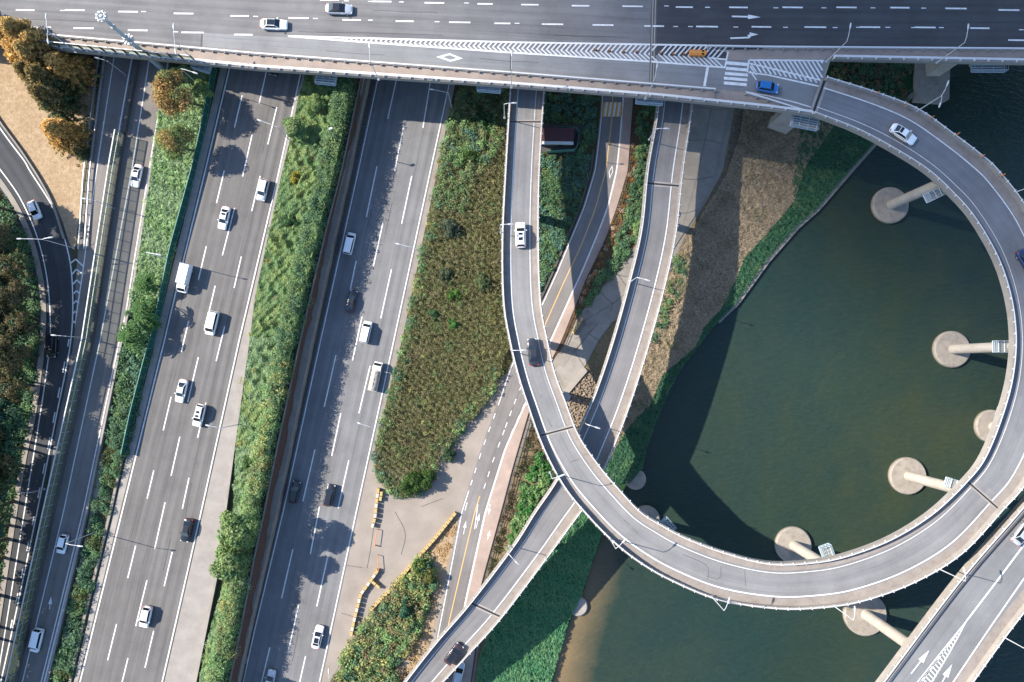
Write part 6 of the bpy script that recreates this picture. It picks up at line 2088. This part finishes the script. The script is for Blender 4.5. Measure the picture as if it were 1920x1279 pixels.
def conifer_crown(h, R, pal, seed, n_br=250, m=44):
    """Feathery whorled crown, as of a dawn redwood turning colour."""
    g = np.random.default_rng(seed)
    zf = g.uniform(.12, 1.0, n_br) ** .9
    an = g.uniform(0, 6.283, n_br)
    L = R * (1 - zf) ** .55 * g.uniform(.7, 1.15, n_br) + .25
    t = g.uniform(.15, 1, (n_br, m)) ** .7
    x = np.cos(an)[:, None] * L[:, None] * t; y = np.sin(an)[:, None] * L[:, None] * t
    z = zf[:, None] * h - t * L[:, None] * .22 + g.normal(0, .14, (n_br, m))
    sp = .28 * (1 - .5 * t)
    x = x + g.normal(0, 1, (n_br, m)) * sp; y = y + g.normal(0, 1, (n_br, m)) * sp
    C = np.stack([x, y, z], 2).reshape(-1, 3)
    pal = np.array(pal)
    k = np.clip(zf * len(pal) + g.normal(0, .9, n_br), 0, len(pal) - 1).astype(int)
    col = np.repeat(pal[k], m, 0) * (1 + g.normal(0, .22, n_br * m))[:, None]
    N = g.normal(0, .6, (n_br * m, 3)) + np.array([0, 0, .9])
    return leaf_mesh('crown', C, N, g.uniform(.13, .3, n_br * m), np.clip(col, .004, .8), 2.2, g)


def broad_crown(h, R, pal, seed, blobs=16, m=330, z0=.45, size=(.16, .34)):
    g = np.random.default_rng(seed)
    cs = []
    for i in range(blobs):
        a = g.uniform(0, 6.283); rr = R * .72 * math.sqrt(g.uniform(0, 1)); z = h * (z0 + (1 - z0) * (1 - (rr / R) ** 1.5) * g.uniform(.45, .95))
        cs.append((rr * math.cos(a), rr * math.sin(a), z, R * g.uniform(.24, .42)))
    cs = np.array(cs); pal = np.array(pal)
    D = g.normal(size=(blobs, m, 3)); D[:, :, 2] += .25; D /= np.linalg.norm(D, axis=2, keepdims=True)
    rr = g.uniform(.25, 1.08, (blobs, m, 1)) ** .5
    C = cs[:, None, :3] + D * rr * cs[:, None, 3:4] * np.array([1, 1, .75])
    k = g.integers(0, len(pal), blobs)
    col = np.repeat(pal[k], m, 0) * (1 + g.normal(0, .22, blobs * m))[:, None]
    N = D.reshape(-1, 3) + g.normal(0, .6, (blobs * m, 3)) + np.array([0, 0, .3])
    return leaf_mesh('crown', C.reshape(-1, 3), N, g.uniform(*size, blobs * m), np.clip(col, .004, .8), 1.7, g)


def frond_crown(h, R, pal, seed, fronds=26, m=80):
    """Long feather-like fronds radiating from the shoot tips."""
    g = np.random.default_rng(seed)
    tips = [(0, 0, h * .9)] + [(R * .45 * math.cos(a), R * .45 * math.sin(a), h * g.uniform(.6, .85)) for a in np.arange(5) * 1.256 + g.uniform(0, 1)]
    Cs = []; Ns = []; cols = []; pal = np.array(pal)
    for tx, ty, tz in tips:
        for i in range(fronds // 2):
            a = g.uniform(0, 6.283); L = R * g.uniform(.4, .62); t = np.linspace(.1, 1, m // 2)
            px = tx + np.cos(a) * L * t; py = ty + np.sin(a) * L * t; pz = tz + .35 * L * t - .75 * L * t ** 2
            for s in (-1, 1):
                w = .22 * np.sin(np.pi * np.clip(t, .05, .97)) + .05
                Cs.append(np.stack([px - np.sin(a) * s * w, py + np.cos(a) * s * w, pz - .03], 1))
                Ns.append(g.normal(0, .35, (len(t), 3)) + np.array([0, 0, 1.0]))
                cols.append(pal[g.integers(len(pal))] * (1 + g.normal(0, .15, (len(t), 1))))
    C = np.concatenate(Cs)
    return leaf_mesh('crown', C, np.concatenate(Ns), g.uniform(.14, .28, len(C)), np.clip(np.concatenate(cols), .004, .8), 1.5, g)


AUT = [(0.10, 0.12, 0.05), (0.17, 0.155, 0.06), (0.30, 0.21, 0.085), (0.42, 0.27, 0.10), (0.50, 0.33, 0.125)]
ORA = [(0.24, 0.21, 0.08), (0.42, 0.26, 0.09), (0.56, 0.32, 0.10), (0.60, 0.37, 0.13)]
DGR = [(0.055, 0.085, 0.04), (0.075, 0.10, 0.045), (0.15, 0.14, 0.06), (0.26, 0.18, 0.07)]
gt = np.random.default_rng(77)
KIND = {
    'redwood_autumn': [(conifer_crown(13, 4.4, AUT, 101), trunk_mesh(13, .26, gt, 0, .97)), (conifer_crown(13, 4.0, DGR, 102), trunk_mesh(13, .26, gt, 0, .97))],
    'redwood_orange': [(conifer_crown(9, 4.3, ORA, 103), trunk_mesh(9, .22, gt, 0, .97))],
    'round_orange': [(broad_crown(11, 4.9, [(.36, .225, .09), (.42, .25, .095), (.26, .21, .075), (.18, .205, .08), (.33, .21, .08)], 104, 24, 300), trunk_mesh(11, .3, gt)), (broad_crown(10, 4.5, [(.16, .21, .075), (.27, .235, .085), (.20, .22, .08), (.36, .25, .095)], 105, 22, 300), trunk_mesh(10, .3, gt))],
    'green': [(broad_crown(8, 3.7, [GL, (.19, .27, .10), (.16, .25, .09), (.22, .28, .11)], 106, 20, 380), trunk_mesh(8, .22, gt)), (broad_crown(7, 3.2, [GL, (.18, .26, .10), (.20, .27, .11)], 107, 18, 360), trunk_mesh(7, .2, gt))],
    'frond': [(frond_crown(7, 3.3, [(.10, .20, .06), (.13, .24, .07), (.08, .17, .05)], 108), trunk_mesh(7, .14, gt, 5)), (frond_crown(6, 2.9, [(.09, .18, .055), (.11, .21, .06)], 109), trunk_mesh(6, .12, gt, 5))],
    'forest': [(broad_crown(11, 4.3, [(.055, .085, .04), (.065, .09, .04), (.125, .10, .045), (.08, .085, .04)], 110, 20, 380), trunk_mesh(11, .3, gt)), (broad_crown(12, 4.4, [(.15, .115, .055), (.12, .105, .05), (.065, .09, .04), (.13, .105, .05)], 111, 20, 380), trunk_mesh(12, .3, gt)), (broad_crown(9, 3.9, [(.04, .10, .065), (.05, .105, .06), (.06, .115, .055)], 112, 18, 380), trunk_mesh(9, .25, gt))],
}


def tree(kind, v, px, label, s=1.0, z=None, group=None, name='tree', cat='tree'):
    c = G(*px) if z is None else P(*px, z)
    t = empty(name, tuple(c), gt.uniform(0, 6.28))
    tag(t, label, cat, group)
    cr, tr = KIND[kind][v]
    link('trunk', tr, None, t, True); link('crown', cr, None, t, True)
    t.scale = (s, s, s * gt.uniform(.96, 1.04))
    return t


OT = 'autumn trees on the dry lawn'
tree('redwood_autumn', 0, (100, 106), 'tall autumn tree of the lawn standing closest to the bridge', 1.1, group=OT)
tree('redwood_autumn', 0, (118, 140), 'tall orange topped tree second from the bridge on the lawn', 1.02, group=OT)
tree('redwood_autumn', 0, (60, 92), 'orange tree at the bridge end of the lawn, half over the parapet', .95, group=OT)
tree('redwood_autumn', 1, (132, 178), 'dark green slanting tree on the lawn with long thin shadow', 1.0, group=OT)
tree('redwood_autumn', 1, (138, 212), 'dark green slanting tree on the lawn next to the bright orange one', .95, group=OT)
tree('redwood_autumn', 1, (108, 170), 'dark tree in the heart of the leaning group on the lawn', .92, group=OT)
tree('redwood_orange', 0, (140, 262), 'bright orange tree standing alone at the open end of the dry lawn', 1.0, group=OT)
tree('redwood_autumn', 0, (10, 60), 'orange tree at the corner of the frame below the bridge', .9, group=OT)
tree('redwood_orange', 0, (152, 150), 'orange tree of the lawn nearest the double guardrail, in the bridge shade', 1.1, group=OT)
tree('redwood_orange', 0, (88, 128), 'golden tree in the middle of the leaning group on the lawn', 1.25, group=OT)
tree('redwood_autumn', 0, (126, 120), 'golden brown tree squeezed between the tall ones nearest the bridge', 1.0, group=OT)
tree('redwood_autumn', 1, (162, 292), 'small dark green tree beside the guardrails below the orange tree', .38, group=OT)
tree('round_orange', 0, (358, 196), 'broad orange brown tree under the bridge edge, over the side road', 1.0)
tree('round_orange', 1, (352, 282), 'broad green and orange tree just south of the brown one', .93)
tree('green', 0, (392, 180), 'fresh green tree squeezed between the brown tree and the carriageway', .62)
FT = 'young feathery trees by the green fence'
tree('frond', 1, (290, 536), 'feathery young tree farthest up the row by the green fence', .88, group=FT)
tree('frond', 0, (288, 586), 'large feathery tree in the middle of the row by the green fence', .95, group=FT)
tree('frond', 0, (266, 632), 'large feathery tree overhanging the side road, lowest of the row', 1.0, group=FT)
tree('frond', 1, (296, 610), 'smaller feathery tree hugging the green fence', .7, group=FT)
tree('green', 0, (468, 978), 'leafy green tree overhanging the hard shoulder, upper one of the pair', 1.25)
tree('green', 1, (455, 1040), 'leafy green tree overhanging the hard shoulder, lower one of the pair', 1.3)
tree('green', 1, (414, 1288), 'green tree at the foot of the planted strip, cut by the frame', 1.0)
tree('green', 1, (560, 252), 'pale green tree leaning over the carriageway from the top of the planted strip', .85)
tree('green', 0, (600, 205), 'bushy green tree in the planted strip nearest the bridge', .6)
FO = 'trees of the dark forest edge'
fl = [((12, 395), 1), ((-30, 425), 0), ((34, 448), 1), ((0, 475), 0), ((52, 505), 0), ((14, 530), 1), ((62, 558), 1), ((26, 590), 0), ((64, 612), 0), ((16, 655), 2), ((60, 668), 1), ((26, 708), 0), ((54, 722), 0), ((4, 758), 2), ((44, 778), 2), ((18, 820), 1), ((36, 838), 2), ((-2, 880), 2), ((22, 905), 2), ((-8, 960), 2), ((10, 1010), 0), ((-14, 1080), 2), ((-24, 1170), 0), ((-30, 1260), 2), ((34, 872), 0), ((22, 940), 0), ((14, 985), 2), ((4, 1045), 0), ((-4, 1115), 0), ((-12, 1195), 2)]
names = ['dark green', 'rust tinged', 'blue green']
for i, (px, v) in enumerate(fl):
    tree('forest', v, (px[0] + 5, px[1]), '%s broad tree, %s from the lawn along the dark forest edge' % (names[v], ORD[i]), .93 + .16 * gt.random() + (.28 if px[1] > 740 else 0), group=FO)

# single shrubs that stand out
def shrub(px, R, h, pal, label, seed, name='shrub'):
    c = G(*px)
    t = empty(name, tuple(c)); tag(t, label, 'shrub')
    me = broad_crown(h, R, pal, seed, 12, 200, .25, (.12, .28)); me.name = 'foliage'
    link('foliage', me, None, t, True)
    mb = MB(); mb.tube([(0, 0, -.3), (0, 0, h * .6)], [.12, .04], 6)
    for a in range(5): mb.tube([(0, 0, .1), (math.cos(a * 1.26) * R * .5, math.sin(a * 1.26) * R * .5, h * .6)], [.07, .03], 5)
    link('stem', mb.mesh('stem', M['bark']), None, t, True)


shrub((846, 432), 2.6, 3.2, [(.075, .10, .065), (.09, .115, .08)], 'round blue grey bush in the upper half of the thicket', 201)
shrub((838, 520), 2.1, 2.6, [(.085, .105, .06), (.07, .095, .05)], 'smaller grey green bush in the middle of the thicket', 202)
shrub((905, 530), 2.2, 2.6, [(.11, .15, .06), (.09, .12, .06)], 'pale green bush near the loop in the thicket', 203)
shrub((853, 556), 1.7, 2.6, [(.09, .19, .035), (.075, .16, .03)], 'bright green bush in the thicket above the pair of sprouts', 204)
shrub((815, 590), 1.5, 2.2, [(.055, .13, .05), (.05, .11, .045)], 'blue green sprout in the thicket near the carriageway', 205)
shrub((851, 607), 1.4, 2.2, [(.07, .19, .04), (.06, .15, .035)], 'vivid green sprout low in the thicket', 206)
shrub((842, 850), 1.8, 2.6, [(.08, .12, .06), (.06, .10, .05)], 'grey green bush on the lower rim of the thicket', 207)
shrub((770, 900), 3.0, 3.8, [(.05, .10, .025), (.07, .13, .03), (.06, .11, .03)], 'big green bush at the southern tip of the thicket, shading the lot', 208)
shrub((800, 895), 2.4, 3.6, [(.05, .10, .025), (.07, .13, .03)], 'rounded green bush at the tip of the thicket nearest the river road', 209)
shrub((760, 1135), 2.2, 3.6, [(.03, .10, .06), (.04, .115, .065)], 'dark blue green bush in the middle of the island', 210)
shrub((790, 1060), 1.9, 3.4, [(.06, .12, .03), (.08, .13, .03)], 'round green bush at the pointed tip of the island', 211)
shrub((808, 1078), 1.8, 3.2, [(.10, .115, .03), (.12, .12, .035)], 'olive bush on the river road side of the island tip', 212)
shrub((880, 300), 2.6, 2.8, [(.045, .09, .022), (.06, .11, .025)], 'dark green bush at the northern end of the thicket', 213)
shrub((905, 230), 3.0, 3.0, [(.03, .075, .03), (.04, .085, .03)], 'dark bush in the bridge shade at the top of the thicket', 214)
shrub((640, 205), 1.8, 3.0, [(.07, .15, .04), (.06, .13, .04)], 'broad leaved bush in the planted strip beside the bridge shade', 215)
shrub((560, 335), 1.6, 2.6, [(.26, .22, .03), (.22, .19, .03)], 'yellow flowering bush in the planted strip', 216)
shrub((545, 420), 1.8, 2.4, [(.05, .11, .04), (.06, .12, .045)], 'dense round green bush in the planted strip below the yellow one', 217)
shrub((475, 870), 1.9, 2.9, [(.11, .19, .06), (.09, .16, .05)], 'light green bush at the wall edge of the planted strip', 218)

# ---------------------------------------------------- the cloud over the river bend whose shade lies on the far side of the loop

def build_cloud():
    alt = 2600.0
    k = alt / -SUN_DIR.z
    off = -SUN_DIR * k
    g = np.random.default_rng(9)
    mb = MB()
    blobs = [(150, 185, 160, 16)] + [(150 + 150 * math.cos(a) * .95, 185 + 150 * math.sin(a) * .95, g.uniform(40, 62), 12) for a in np.arange(0, 6.28, .45)] + [(330, 250, 150, 16), (300, 60, 120, 14)]
    for bx, by, R, th in blobs:
        m0 = len(mb.v); nu, nv = 24, 10
        for i in range(nv + 1):
            ph = math.pi * i / nv
            for j in range(nu):
                an = 2 * math.pi * j / nu
                w = 1 + .06 * math.sin(5 * an + bx) + .04 * math.sin(9 * an + by)
                mb.v.append((bx + off.x + R * w * math.sin(ph) * math.cos(an), by + off.y + R * w * math.sin(ph) * math.sin(an), alt + th * math.cos(ph)))
        for i in range(nv):
            for j in range(nu):
                j2 = (j + 1) % nu
                mb.f.append((m0 + i * nu + j, m0 + (i + 1) * nu + j, m0 + (i + 1) * nu + j2, m0 + i * nu + j2)); mb.uv.append(None)
    m, t, b = _mat('cloud_vapour')
    b.inputs['Base Color'].default_value = (.9, .9, .9, 1); b.inputs['Roughness'].default_value = 1
    tr = _n(t, 'ShaderNodeBsdfTransparent'); ms = _n(t, 'ShaderNodeMixShader'); ms.inputs[0].default_value = .55
    t.links.new(tr.outputs[0], ms.inputs[1]); t.links.new(b.outputs[0], ms.inputs[2]); t.links.new(ms.outputs[0], t.nodes['Material Output'].inputs['Surface'])
    tag(mb.build('cloud', m, None, True), kind='structure')


build_cloud()
